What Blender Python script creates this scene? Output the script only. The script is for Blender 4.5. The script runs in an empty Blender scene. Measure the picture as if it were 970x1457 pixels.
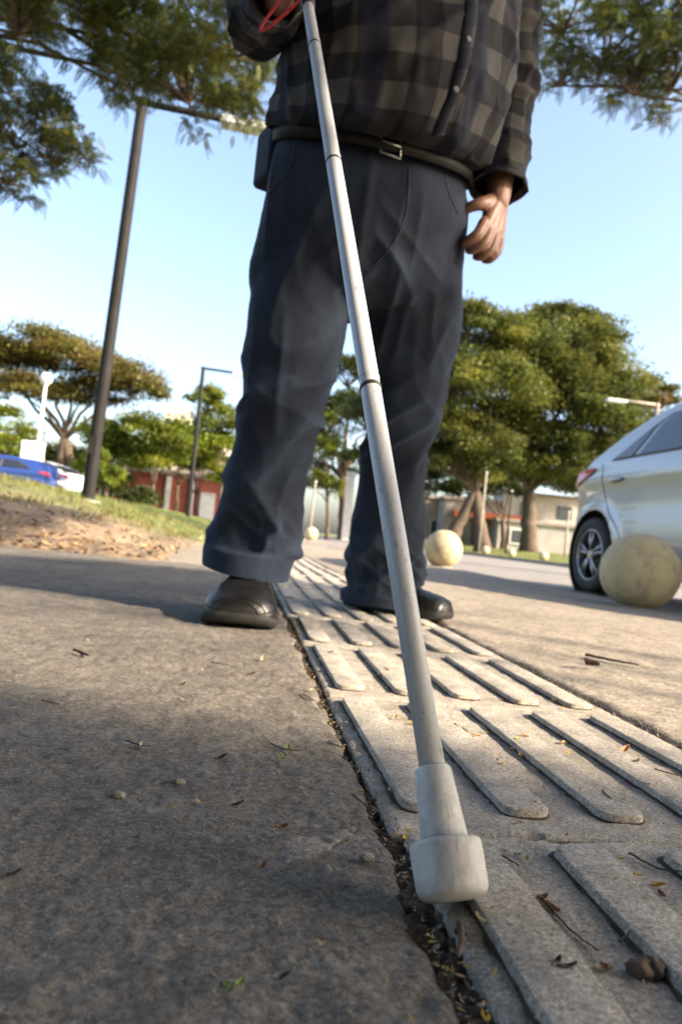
import bpy, bmesh, math
import numpy as np
from mathutils import Matrix, Vector
from mathutils.bvhtree import BVHTree
R_ = math.radians
scene = bpy.context.scene
col = scene.collection

# ------------------------------------------------------------------ camera
PW, PH, FPX, CAMH = 970.0, 1457.0, 1000.0, 0.205
psi, pit, rol = R_(7.6), R_(1.98), R_(6.0)
Fv = np.array([math.sin(psi)*math.cos(pit), math.cos(psi)*math.cos(pit), math.sin(pit)])
R0 = np.array([math.cos(psi), -math.sin(psi), 0.0]); U0 = np.cross(R0, Fv)
Rv = R0*math.cos(rol)+U0*math.sin(rol); Uv = U0*math.cos(rol)-R0*math.sin(rol)
CAM = np.array([0, 0, CAMH])
cd = bpy.data.cameras.new('camera'); co = bpy.data.objects.new('camera', cd); col.objects.link(co)
cd.sensor_fit = 'VERTICAL'; cd.sensor_height = 36.0; cd.lens = FPX/PH*36.0
cd.clip_start = 0.02; cd.clip_end = 6000
m = Matrix.Identity(4)
for i in range(3):
    m[i][0], m[i][1], m[i][2], m[i][3] = Rv[i], Uv[i], -Fv[i], CAM[i]
co.matrix_world = m
cd.dof.use_dof = True; cd.dof.focus_distance = 0.58; cd.dof.aperture_fstop = 8.5
scene.camera = co

def PX(x, y, d):
    """world point seen at photo pixel (x,y), d metres ahead"""
    return CAM+(Fv+Rv*(x-PW/2)/FPX-Uv*(y-PH/2)/FPX)*d
def RAY(x, y):
    d = Fv*FPX+Rv*(x-PW/2)-Uv*(y-PH/2); return d/np.linalg.norm(d)
def GND(x, y, z=0.0):
    d = RAY(x, y); return CAM+d*((z-CAMH)/d[2])

# ------------------------------------------------------------------ light
SUN_EL = R_(28.0)
sx, sy = 0.88, -0.47; n_ = math.hypot(sx, sy); sx /= n_; sy /= n_
SUN = np.array([sx*math.cos(SUN_EL), sy*math.cos(SUN_EL), math.sin(SUN_EL)])
w = bpy.data.worlds.new('World'); scene.world = w; w.use_nodes = True
nt = w.node_tree; bg = nt.nodes['Background']
sky = nt.nodes.new('ShaderNodeTexSky'); sky.sky_type = 'NISHITA'; sky.sun_disc = False
sky.sun_elevation = SUN_EL; sky.sun_rotation = math.atan2(sx, sy)
sky.air_density = 1.0; sky.dust_density = 5.0; sky.ozone_density = 0.7; sky.altitude = 400
nt.links.new(sky.outputs[0], bg.inputs[0]); bg.inputs[1].default_value = 0.15
sl = bpy.data.lights.new('sun', 'SUN'); so = bpy.data.objects.new('sun', sl); col.objects.link(so)
sl.energy = 5.0; sl.angle = R_(0.53); sl.color = (1.0, 0.83, 0.62)
so.rotation_euler = Vector(-SUN).to_track_quat('-Z', 'Y').to_euler(); so.location = (10, -6, 12)
scene.view_settings.view_transform = 'Standard'; scene.view_settings.look = 'None'
scene.view_settings.exposure = 1.75; scene.view_settings.gamma = 1.0
scene.view_settings.use_curve_mapping = False
scene.render.engine = 'CYCLES'
scene.cycles.use_denoising = True
scene.cycles.max_bounces = 6; scene.cycles.transparent_max_bounces = 8

# ------------------------------------------------------------------ helpers
rng = np.random.default_rng(7)
def hsh(i, j, k, s):
    n = (i.astype(np.int64)*374761393+j.astype(np.int64)*668265263+k.astype(np.int64)*2147483647+s*974634777) & 0xffffffff
    n = ((n ^ (n >> 13))*1274126177) & 0xffffffff
    n = n ^ (n >> 16)
    return (n & 0xffffff)/float(0xffffff)
def vnoise(p, s=0):
    p = np.asarray(p, float); i = np.floor(p).astype(np.int64); f = p-i; u = f*f*(3-2*f); r = 0
    for a in (0, 1):
        for b in (0, 1):
            for c in (0, 1):
                wt = (u[:, 0] if a else 1-u[:, 0])*(u[:, 1] if b else 1-u[:, 1])*(u[:, 2] if c else 1-u[:, 2])
                r = r+wt*hsh(i[:, 0]+a, i[:, 1]+b, i[:, 2]+c, s)
    return r*2-1
def fbm(p, o=4, s=0, g=0.5):
    p = np.asarray(p, float); r = 0; a = 1
    for k in range(o):
        r = r+a*vnoise(p*(2.03**k), s+k*17); a *= g
    return r
def sstep(a, b, x):
    t = np.clip((x-a)/(b-a), 0, 1); return t*t*(3-2*t)

def tag(o, label=None, cat=None, group=None, kind=None):
    if label: o['label'] = label
    if cat: o['category'] = cat
    if group: o['group'] = group
    if kind: o['kind'] = kind
    return o
def link(o, parent=None):
    col.objects.link(o)
    if parent is not None: o.parent = parent
    return o
def empty(name, loc=(0, 0, 0), rz=0.0):
    o = bpy.data.objects.new(name, None); link(o)
    o.location = loc; o.rotation_euler = (0, 0, rz); o.empty_display_size = 0.1
    return o
def mdata(name, v, f, mat=None, smooth=True):
    me = bpy.data.meshes.new(name)
    v = np.asarray(v, float)
    me.from_pydata(v.tolist() if len(v) < 200 else v, [], f if isinstance(f, list) else f.tolist())
    if mat is not None: me.materials.append(mat)
    if smooth: me.shade_smooth()
    return me
def mk(name, v, f, mat=None, parent=None, smooth=True):
    """v in the parent's local space"""
    o = bpy.data.objects.new(name, mdata(name, v, f, mat, smooth)); link(o, parent); return o
def fastmesh(name, v, quads, mat, parent=None, smooth=False, colr=None):
    v = np.asarray(v, np.float32); q = np.asarray(quads, np.int32); k = q.shape[1]
    me = bpy.data.meshes.new(name)
    me.vertices.add(len(v)); me.vertices.foreach_set('co', v.ravel())
    me.loops.add(q.size); me.loops.foreach_set('vertex_index', q.ravel())
    me.polygons.add(len(q)); me.polygons.foreach_set('loop_start', np.arange(0, q.size, k, dtype=np.int32))
    me.update(calc_edges=True)
    if smooth: me.shade_smooth()
    if colr is not None:
        a = me.attributes.new('tint', 'FLOAT_COLOR', 'POINT')
        c4 = np.ones((len(v), 4), np.float32); c4[:, :3] = colr; a.data.foreach_set('color', c4.ravel())
    if mat is not None: me.materials.append(mat)
    o = bpy.data.objects.new(name, me); link(o, parent); return o
class MB:
    def __init__(s): s.v = []; s.f = []; s.n = 0
    def add(s, v, f):
        v = np.asarray(v, float); s.v.append(v); s.f += [tuple(int(i)+s.n for i in q) for q in f]; s.n += len(v)
    def box(s, c, d, rz=0.0):
        c = np.asarray(c, float); hx, hy, hz = [k/2 for k in d]
        v = np.array([(a*hx, b*hy, e*hz) for a in (-1, 1) for b in (-1, 1) for e in (-1, 1)])
        ca, sa = math.cos(rz), math.sin(rz)
        v = np.stack([v[:, 0]*ca-v[:, 1]*sa, v[:, 0]*sa+v[:, 1]*ca, v[:, 2]], 1)+c
        s.add(v, [(0, 1, 3, 2), (4, 6, 7, 5), (0, 4, 5, 1), (2, 3, 7, 6), (0, 2, 6, 4), (1, 5, 7, 3)])
    def tube(s, pts, rad, n=8, cap=True):
        v, f = tube(pts, rad, n, cap); s.add(v, f)
    def build(s, name, mat, parent=None, smooth=True):
        return mk(name, np.concatenate(s.v), s.f, mat, parent, smooth)
def tube(pts, rad, n=8, cap=True):
    pts = np.asarray(pts, float); k = len(pts)
    rad = np.broadcast_to(np.asarray(rad, float), (k,))
    T = np.gradient(pts, axis=0); T /= np.linalg.norm(T, axis=1)[:, None]+1e-12
    up = np.array([0, 0, 1.0]) if abs(T[0][2]) < 0.9 else np.array([1.0, 0, 0])
    A = np.cross(T[0], up); A /= np.linalg.norm(A)
    v = []; an = np.linspace(0, 2*np.pi, n, endpoint=False)
    for i in range(k):
        A = A-T[i]*(A@T[i]); A /= np.linalg.norm(A)+1e-12; B = np.cross(T[i], A)
        v.append(pts[i]+rad[i]*(np.cos(an)[:, None]*A+np.sin(an)[:, None]*B))
    f = [(i*n+j, i*n+(j+1) % n, (i+1)*n+(j+1) % n, (i+1)*n+j) for i in range(k-1) for j in range(n)]
    if cap: f += [tuple(range(n-1, -1, -1)), tuple((k-1)*n+j for j in range(n))]
    return np.concatenate(v), f
def lathe(prof, axis_p, axis_d, n=40, cap=True):
    """prof: (distance along axis, radius)"""
    d = np.asarray(axis_d, float); d = d/np.linalg.norm(d)
    up = np.array([0, 0, 1.0]) if abs(d[2]) < 0.9 else np.array([1.0, 0, 0])
    A = np.cross(d, up); A /= np.linalg.norm(A); B = np.cross(d, A)
    an = np.linspace(0, 2*np.pi, n, endpoint=False); v = []
    for t, r in prof: v.append(np.asarray(axis_p)+d*t+r*(np.cos(an)[:, None]*A+np.sin(an)[:, None]*B))
    k = len(prof)
    f = [(i*n+j, i*n+(j+1) % n, (i+1)*n+(j+1) % n, (i+1)*n+j) for i in range(k-1) for j in range(n)]
    if cap: f += [tuple(range(n-1, -1, -1)), tuple((k-1)*n+j for j in range(n))]
    return np.concatenate(v), f
def crom(P, n):
    """Catmull-Rom resample of the rows of P to n rows"""
    P = np.asarray(P, float); k = len(P); t = np.linspace(0, k-1, n); i = np.minimum(t.astype(int), k-2); u = (t-i)[:, None]
    g = lambda j: P[np.clip(j, 0, k-1)]
    a, b, c, d = g(i-1), g(i), g(i+1), g(i+2)
    return 0.5*((2*b)+(-a+c)*u+(2*a-5*b+4*c-d)*u*u+(-a+3*b-3*c+d)*u**3)
def grid_faces(nr, nc):
    i, j = np.meshgrid(np.arange(nr-1), np.arange(nc-1), indexing='ij'); a = (i*nc+j).ravel()
    return np.stack([a, a+1, a+nc+1, a+nc], 1)
def voxel(o, size, smooth=4, fac=0.5):
    md = o.modifiers.new('r', 'REMESH'); md.mode = 'VOXEL'; md.voxel_size = size
    m2 = o.modifiers.new('s', 'SMOOTH'); m2.iterations = smooth; m2.factor = fac
    dg = bpy.context.evaluated_depsgraph_get(); dg.update()
    me = bpy.data.meshes.new_from_object(o.evaluated_get(dg))
    mats = list(o.data.materials); o.modifiers.clear(); o.data = me
    me.materials.clear()
    for q in mats: me.materials.append(q)
    me.shade_smooth(); return o
def coords(o):
    me = o.data; v = np.empty(len(me.vertices)*3, np.float32); me.vertices.foreach_get('co', v); return v.reshape(-1, 3).astype(float)
def normals(o):
    me = o.data; v = np.empty(len(me.vertices)*3, np.float32); me.vertices.foreach_get('normal', v); return v.reshape(-1, 3).astype(float)
def setco(o, v):
    o.data.vertices.foreach_set('co', np.asarray(v, np.float32).ravel()); o.data.update()

# ------------------------------------------------------------------ materials
class NT:
    def __init__(s, name):
        s.m = bpy.data.materials.new(name); s.m.use_nodes = True; s.t = s.m.node_tree
        s.b = s.t.nodes['Principled BSDF']; s.out = s.t.nodes['Material Output']
    def n(s, typ, **kw):
        x = s.t.nodes.new(typ)
        for k, v in kw.items(): setattr(x, k, v)
        return x
    def L(s, a, b): s.t.links.new(a, b)
    def pos(s):
        g = s.n('ShaderNodeNewGeometry'); return g.outputs['Position']
    def objc(s): return s.n('ShaderNodeTexCoord').outputs['Object']
    def uv(s): return s.n('ShaderNodeTexCoord').outputs['UV']
    def mapping(s, vec, scale=(1, 1, 1), rot=(0, 0, 0)):
        q = s.n('ShaderNodeMapping'); q.inputs['Scale'].default_value = scale; q.inputs['Rotation'].default_value = rot
        s.L(vec, q.inputs['Vector']); return q.outputs[0]
    def noise(s, vec, scale, det=4, rough=0.55, dist=0.0):
        q = s.n('ShaderNodeTexNoise'); q.inputs['Scale'].default_value = scale; q.inputs['Detail'].default_value = det
        q.inputs['Roughness'].default_value = rough; q.inputs['Distortion'].default_value = dist
        s.L(vec, q.inputs['Vector']); return q.outputs['Fac']
    def vor(s, vec, scale, feature='F1', out='Distance'):
        q = s.n('ShaderNodeTexVoronoi'); q.feature = feature; q.inputs['Scale'].default_value = scale
        s.L(vec, q.inputs['Vector']); return q.outputs[out]
    def ramp(s, fac, stops):
        q = s.n('ShaderNodeValToRGB'); e = q.color_ramp.elements
        while len(e) < len(stops): e.new(0.5)
        for k, (p, c) in enumerate(stops):
            e[k].position = p; e[k].color = (c, c, c, 1) if not hasattr(c, '__len__') else (*c, 1)
        s.L(fac, q.inputs[0]); return q.outputs[0]
    def mix(s, fac, a, b, mode='MIX'):
        q = s.n('ShaderNodeMix'); q.data_type = 'RGBA'; q.blend_type = mode
        def put(sock, v):
            if hasattr(v, 'is_output'): s.L(v, sock)
            elif hasattr(v, '__len__'): sock.default_value = (*v[:3], 1)
            else: sock.default_value = v
        put(q.inputs[0], fac); put(q.inputs[6], a); put(q.inputs[7], b); return q.outputs[2]
    def math(s, op, a, b=0.0):
        q = s.n('ShaderNodeMath'); q.operation = op
        for k, v in ((0, a), (1, b)):
            if hasattr(v, 'is_output'): s.L(v, q.inputs[k])
            else: q.inputs[k].default_value = v
        return q.outputs[0]
    def bump(s, hgt, strength, dist, prev=None):
        q = s.n('ShaderNodeBump'); q.inputs['Strength'].default_value = strength; q.inputs['Distance'].default_value = dist
        s.L(hgt, q.inputs['Height'])
        if prev is not None: s.L(prev, q.inputs['Normal'])
        return q.outputs[0]
    def setp(s, **kw):
        for k, v in kw.items():
            k = k.replace('_', ' '); i = s.b.inputs[k]
            if hasattr(v, 'is_output'): s.L(v, i)
            elif hasattr(v, '__len__') and len(v) == 3 and i.type == 'RGBA': i.default_value = (*v, 1)
            else: i.default_value = v
        return s.m

def simple(name, c1, c2=None, scale=8.0, rough=0.7, bump=0.0, bdist=0.002, bscale=None, metal=0.0, coord='obj', spec=0.5, coat=0.0):
    t = NT(name); p = t.objc() if coord == 'obj' else t.pos()
    if c2 is None: c2 = tuple(k*0.8 for k in c1)
    fac = t.ramp(t.noise(p, scale, 5), [(0.35, 0.0), (0.65, 1.0)])
    t.setp(Base_Color=t.mix(fac, c1, c2), Roughness=rough, Metallic=metal)
    t.b.inputs['Specular IOR Level'].default_value = spec
    if coat: t.b.inputs['Coat Weight'].default_value = coat; t.b.inputs['Coat Roughness'].default_value = 0.08
    if bump: t.L(t.bump(t.noise(p, bscale or scale*4, 5), bump, bdist), t.b.inputs['Normal'])
    return t.m

def concrete(name, ca, cb, cdark, coarse, wavy=0.25):
    t = NT(name); p = t.pos()
    base = t.mix(t.ramp(t.noise(p, 3.2, 5, 0.6), [(0.3, 0), (0.7, 1)]), ca, cb)
    mid = t.ramp(t.noise(p, 26, 5, 0.62), [(0.36, 0.74), (0.62, 1.08)])
    base = t.mix(1.0, base, mid, 'MULTIPLY')
    # aggregate: grains of different tone
    gr = t.vor(p, coarse, out='Color'); sep = t.n('ShaderNodeSeparateColor'); t.L(gr, sep.inputs[0])
    grain = t.ramp(sep.outputs[0], [(0.0, 0.60), (0.45, 0.95), (0.85, 1.10), (1.0, 1.45)])
    base = t.mix(0.85, base, grain, 'MULTIPLY')
    gr2 = t.vor(p, coarse*2.7, out='Color'); sep2 = t.n('ShaderNodeSeparateColor'); t.L(gr2, sep2.inputs[0])
    base = t.mix(0.7, base, t.ramp(sep2.outputs[1], [(0.0, 0.6), (0.6, 1.0), (1.0, 1.3)]), 'MULTIPLY')
    pits = t.ramp(t.noise(p, coarse*0.55, 4, 0.7), [(0.30, 1.0), (0.40, 0.0)])
    base = t.mix(pits, base, cdark)
    stain = t.ramp(t.noise(p, 1.4, 6, 0.7, 0.6), [(0.52, 0.0), (0.72, 0.55)])
    base = t.mix(stain, base, cdark)
    base = t.mix(1.0, base, t.ramp(t.noise(p, coarse*.38, 5, .7), [(.32, .62), (.5, 1.0), (.68, 1.22)]), 'MULTIPLY')
    t.setp(Base_Color=base, Roughness=0.88); t.b.inputs['Specular IOR Level'].default_value = 0.25
    b1 = t.bump(t.noise(p, coarse*1.5, 5, 0.75), 0.8, 0.0012)
    b2 = t.bump(t.vor(p, coarse*2.2), 0.6, 0.0006, b1)
    b3 = t.bump(t.noise(p, 38, 4), wavy, 0.002, b2)
    t.L(b3, t.b.inputs['Normal']); return t.m

M = {}
M['slab'] = concrete('slab_concrete', (0.212, 0.190, 0.162), (0.150, 0.135, 0.116), (0.07, 0.058, 0.047), 420)
M['path'] = concrete('path_concrete', (0.34, 0.295, 0.24), (0.28, 0.245, 0.20), (0.13, 0.105, 0.08), 210)
M['tile'] = concrete('tile_cement', (0.45, 0.41, 0.355), (0.38, 0.345, 0.30), (0.17, 0.13, 0.105), 700, 0.08)
M['bar'] = concrete('tile_bar_cement', (0.47, 0.435, 0.385), (0.41, 0.378, 0.33), (0.17, 0.15, 0.125), 700, 0.05)
M['mortar'] = concrete('cement_patch', (0.31, 0.28, 0.24), (0.25, 0.222, 0.188), (0.12, 0.1, 0.08), 560)
M['asphalt'] = simple('asphalt', (0.20, 0.185, 0.17), (0.155, 0.145, 0.135), 2.2, 0.85, 0.5, 0.004, 120, coord='pos')
M['soil_and_bar_shade'] = simple('soil_and_bar_shade', (0.085, 0.064, 0.044), (0.035, 0.026, 0.018), 60, 0.95, 0.9, 0.006, 220, coord='pos')
M['kerb'] = concrete('kerb_concrete', (0.38, 0.35, 0.30), (0.30, 0.27, 0.23), (0.12, 0.1, 0.08), 180)

def mat_verge():
    t = NT('verge_earth'); p = t.pos()
    earth = t.mix(t.ramp(t.noise(p, 1.6, 6, 0.65), [(0.35, 0), (0.65, 1)]), (0.25, 0.18, 0.12), (0.14, 0.10, 0.065))
    earth = t.mix(t.ramp(t.noise(p, 30, 4), [(0.4, 0.0), (0.7, 0.6)]), earth, (0.42, 0.31, 0.2))
    g = t.mix(t.noise(p, 14, 4), (0.06, 0.10, 0.02), (0.13, 0.16, 0.04))
    sp = t.n('ShaderNodeSeparateXYZ'); t.L(p, sp.inputs[0])
    far = t.ramp(t.math('MULTIPLY', t.math('ADD', sp.outputs[1], t.math('MULTIPLY', t.noise(p, 0.9, 5, 0.65), 6.0)), 1/14.0), [(0.60, 0.0), (0.82, 1.0)])
    t.setp(Base_Color=t.mix(far, earth, g), Roughness=0.95)
    t.L(t.bump(t.noise(p, 22, 6, 0.7), 0.9, 0.03), t.b.inputs['Normal']); return t.m
M['verge'] = mat_verge()
M['lawn'] = simple('lawn', (0.10, 0.15, 0.025), (0.16, 0.17, 0.045), 1.5, 0.95, 0.8, 0.03, 40, coord='pos')
M['field'] = simple('far_ground', (0.13, 0.13, 0.06), (0.2, 0.17, 0.11), 0.15, 0.95, coord='pos')

def mat_leaf(name, trans=0.35):
    t = NT(name); a = t.n('ShaderNodeAttribute'); a.attribute_name = 'tint'
    t.setp(Base_Color=a.outputs['Color'], Roughness=0.5); t.b.inputs['Specular IOR Level'].default_value = 0.3
    tr = t.n('ShaderNodeBsdfTranslucent'); hv = t.n('ShaderNodeHueSaturation'); hv.inputs['Value'].default_value = 1.35; hv.inputs['Saturation'].default_value = 1.1
    hv.inputs['Hue'].default_value = 0.49
    t.L(a.outputs['Color'], hv.inputs['Color']); t.L(hv.outputs[0], tr.inputs[0])
    mx = t.n('ShaderNodeMixShader'); mx.inputs[0].default_value = trans
    t.L(t.b.outputs[0], mx.inputs[1]); t.L(tr.outputs[0], mx.inputs[2]); t.L(mx.outputs[0], t.out.inputs[0]); return t.m
M['leaf'] = mat_leaf('foliage'); M['grass'] = mat_leaf('grass_blades', 0.25); M['litter'] = mat_leaf('dry_leaf', 0.2)
M['bark'] = simple('bark', (0.11, 0.08, 0.055), (0.055, 0.04, 0.03), 9, 0.95, 1.0, 0.03, 14, coord='pos')
M['twig'] = simple('twig_wood', (0.09, 0.06, 0.04), (0.04, 0.028, 0.02), 90, 0.9, 0.6, 0.001, 300)
M['pole'] = simple('dark_pole_paint', (0.012, 0.012, 0.013), (0.020, 0.019, 0.019), 5, 0.7, 0.2, 0.002, 40, spec=0.15)
M['lamp_grey'] = simple('pale_grey_metal', (0.55, 0.55, 0.53), (0.42, 0.42, 0.41), 6, 0.5)
M['lens'] = simple('lamp_lens', (0.7, 0.7, 0.66), (0.6, 0.6, 0.56), 6, 0.3)
M['white'] = simple('white_paint', (0.80, 0.79, 0.76), (0.68, 0.67, 0.64), 3, 0.6)

# ------------------------------------------------------------------ ground layers
def sheet(name, x0, x1, y0, y1, z, mat, nx=2, ny=2, kind='structure', zf=None):
    X, Y = np.meshgrid(np.linspace(x0, x1, nx), np.linspace(y0, y1, ny))
    Z = np.full_like(X, z) if zf is None else zf(X, Y)
    o = fastmesh(name, np.stack([X.ravel(), Y.ravel(), Z.ravel()], 1), grid_faces(ny, nx), mat, smooth=True)
    tag(o, kind=kind); return o
def vergeZ(X, Y):
    """low mound of earth and grass on the left of the path"""
    up = 0.36*sstep(-0.5, -3.2, X)*sstep(3.4, 8.5, Y)+0.10*sstep(-0.4, -1.2, X)*sstep(3.35, 4.6, Y)
    p = np.stack([X.ravel()*0.9, Y.ravel()*0.9, X.ravel()*0], 1)
    return up+0.012+(0.03*fbm(p, 4, 3)+0.02*fbm(p*6, 3, 9)).reshape(X.shape)*sstep(3.3, 3.9, Y)*sstep(-0.25, -0.7, X)
sheet('ground', -1500, 1500, -1500, 1500, -0.30, M['field'], 3, 3)

GAP_L, TX0, TILE = 0.1212, 0.125, 0.405
TX1 = TX0+TILE
def slab_edge(Y): return GAP_L+0.0045*fbm(np.stack([Y*22, Y*0, Y*0], 1), 4, 5)+0.0035*vnoise(np.stack([Y*9, Y*0, Y*0+2], 1), 6)-0.002
# near slab with real relief, its right edge crumbled
def relief(X, Y, k=1.0):
    p = np.stack([X.ravel(), Y.ravel(), X.ravel()*0], 1)
    fine = np.minimum(fbm(p*260, 3, 31), 0.2)*0.0006
    return ((0.0022*fbm(p*14, 4, 11)+0.0009*fbm(p*90, 3, 21)+fine)*k).reshape(X.shape)
ny, nx = 620, 380
ys = 0.05*(3.42/0.05)**np.linspace(0, 1, ny)
us = np.linspace(0, 1, nx)**0.62
Yg = np.repeat(ys[:, None], nx, 1)
xe = slab_edge(ys)[:, None]; xl = -(0.55+0.75*ys)[:, None]
Xg = xl+(xe-xl)*us[None, :]
dist = xe-Xg
Zg = relief(Xg, Yg)-0.010*np.exp(-dist/0.0035)-0.003*sstep(0.03, 0.0, dist)*(0.5+vnoise(np.stack([Xg.ravel()*60, Yg.ravel()*60, Xg.ravel()*0], 1), 44).reshape(Xg.shape))
V = np.stack([Xg.ravel(), Yg.ravel(), Zg.ravel()], 1)
Fq = grid_faces(ny, nx)
e0 = len(V); V2 = np.stack([xe[:, 0]-0.002, ys, np.full(ny, -0.05)], 1)
i = np.arange(ny-1); skirt = np.stack([i*nx+nx-1, e0+i, e0+i+1, (i+1)*nx+nx-1], 1)
pav = fastmesh('pavement', np.concatenate([V, V2]), np.concatenate([Fq, skirt]), M['slab'], smooth=True); tag(pav, kind='structure')
# the rest of the walk round it
def walk(name, poly, z, mat):
    o = mk(name, [(*p, z) for p in poly], [tuple(range(len(poly)))], mat, smooth=False); tag(o, kind='structure'); return o
walk('pavement', [(-9, -4), (0.114, -4), (0.114, 0.05), (-0.58, 0.05), (-3.115, 3.42), (-9, 3.42)], -0.001, M['slab'])
walk('pavement', [(-0.42, 3.42), (GAP_L, 3.42), (GAP_L, 80), (-0.42, 80)], -0.001, M['path'])
# right-hand walk, up to the kerb
ny, nx = 420, 150
ys = 0.05*(14/0.05)**np.linspace(0, 1, ny); us = np.linspace(0, 1, nx)
xa = TX1+0.012+0.004*fbm(np.stack([ys*18, ys*0, ys*0], 1), 4, 15); xb = 2.30+0.012*fbm(np.stack([ys*1.5, ys*0, ys*0+3], 1), 4, 19)
Xg = xa[:, None]+(xb-xa)[:, None]*us[None, :]; Yg = np.repeat(ys[:, None], nx, 1)
Zg = relief(Xg, Yg, 1.2)-0.008*np.exp(-(Xg-xa[:, None])/0.004)-0.02*sstep(0.12, 0.0, xb[:, None]-Xg)
V = np.stack([Xg.ravel(), Yg.ravel(), Zg.ravel()], 1); e0 = len(V)
Va = np.stack([xa+0.002, ys, np.full(ny, -0.05)], 1); Vb = np.stack([xb, ys, np.full(ny, -0.06)], 1)
i = np.arange(ny-1)
F2 = np.concatenate([grid_faces(ny, nx), np.stack([i*nx, (i+1)*nx, e0+i+1, e0+i], 1), np.stack([i*nx+nx-1, e0+ny+i, e0+ny+i+1, (i+1)*nx+nx-1], 1)])
o = fastmesh('pavement', np.concatenate([V, Va, Vb]), F2, M['path'], smooth=True); tag(o, kind='structure')
walk('pavement', [(TX1+0.012, -4), (2.3, -4), (2.3, 0.05), (TX1+0.012, 0.05)], -0.001, M['path'])
walk('pavement', [(TX1+0.012, 14), (2.3, 14), (2.3, 80), (TX1+0.012, 80)], -0.001, M['path'])
walk('pavement', [(GAP_L, 13.0), (TX1+0.012, 13.0), (TX1+0.012, 80), (GAP_L, 80)], -0.002, M['path'])
# soil in the joints
def jz(X, Y):
    p = np.stack([X.ravel()*170, Y.ravel()*170, X.ravel()*0], 1); return -0.0065+(0.0035*fbm(p, 3, 77)).reshape(X.shape)
sheet('joint_soil', 0.085, 0.150, 0.05, 3.0, -0.012, M['soil_and_bar_shade'], 40, 1400, zf=jz)
sheet('joint_soil', TX1-0.02, TX1+0.03, 0.05, 3.0, -0.012, M['soil_and_bar_shade'], 24, 900, zf=jz)
sheet('joint_soil', 0.05, TX1+0.05, -0.5, 13, -0.018, M['soil_and_bar_shade'])
sheet('road', 2.2, 11.0, -60, 140, -0.045, M['asphalt'])
def farZ(X, Y): return 0.06+0.40*sstep(11.3, 17, X)
sheet('far_verge', 11.15, 40, -60, 140, 0, M['lawn'], 40, 60, zf=farZ)
mb = MB(); mb.box((11.08, 40, 0.0), (0.16, 200, 0.17)); k = mb.build('far_kerb', M['kerb'], smooth=False); tag(k, kind='structure')
yv = 3.36+116*np.linspace(0, 1, 460)**2.6; xv = -0.36-60*np.linspace(0, 1, 300)**2.2
Xv, Yv = np.meshgrid(xv[::-1], yv); pv = np.stack([Xv.ravel(), Yv.ravel(), Xv.ravel()*0], 1)
Zv = vergeZ(Xv, Yv)+(0.010*fbm(pv*14, 4, 33)+.004*fbm(pv*60, 2, 34)).reshape(Xv.shape)*sstep(30, 10, Yv)-0.02*sstep(3.46, 3.36, Yv)-.02*sstep(-.46, -.36, Xv)
tag(fastmesh('verge', np.stack([Xv.ravel(), Yv.ravel(), Zv.ravel()], 1), grid_faces(460, 300), M['verge'], smooth=True), kind='structure')

# ------------------------------------------------------------------ tactile paving
def tile_mesh(seed, n):
    s = TILE-0.0035; u = np.linspace(-s/2, s/2, n); X, Y = np.meshgrid(u, u)
    p = np.stack([X.ravel()+seed*3.7, Y.ravel()+seed*1.3, X.ravel()*0], 1)
    ed = np.minimum(s/2-np.abs(X), s/2-np.abs(Y))
    Z = (0.0007*fbm(p*30, 4, 60+seed)+0.0004*fbm(p*220, 2, 70+seed)).reshape(X.shape)-0.0025*np.exp(-ed/0.0022)
    Z -= 0.004*sstep(0.5, 0.9, fbm(p*40, 3, 80+seed)).reshape(X.shape)*np.exp(-ed/0.008)
    V = np.stack([X.ravel(), Y.ravel(), Z.ravel()], 1); F = grid_faces(n, n)
    b = np.concatenate([np.arange(n), np.arange(1, n)*n+n-1, (n-1)*n+np.arange(n-2, -1, -1), np.arange(n-2, 0, -1)*n])
    e0 = len(V); lo = V[b].copy(); lo[:, 2] = -0.04; k = len(b); j = np.arange(k)
    F = np.concatenate([F, np.stack([b[j], e0+j, e0+(j+1) % k, b[(j+1) % k]], 1)])
    return np.concatenate([V, lo]), F
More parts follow.
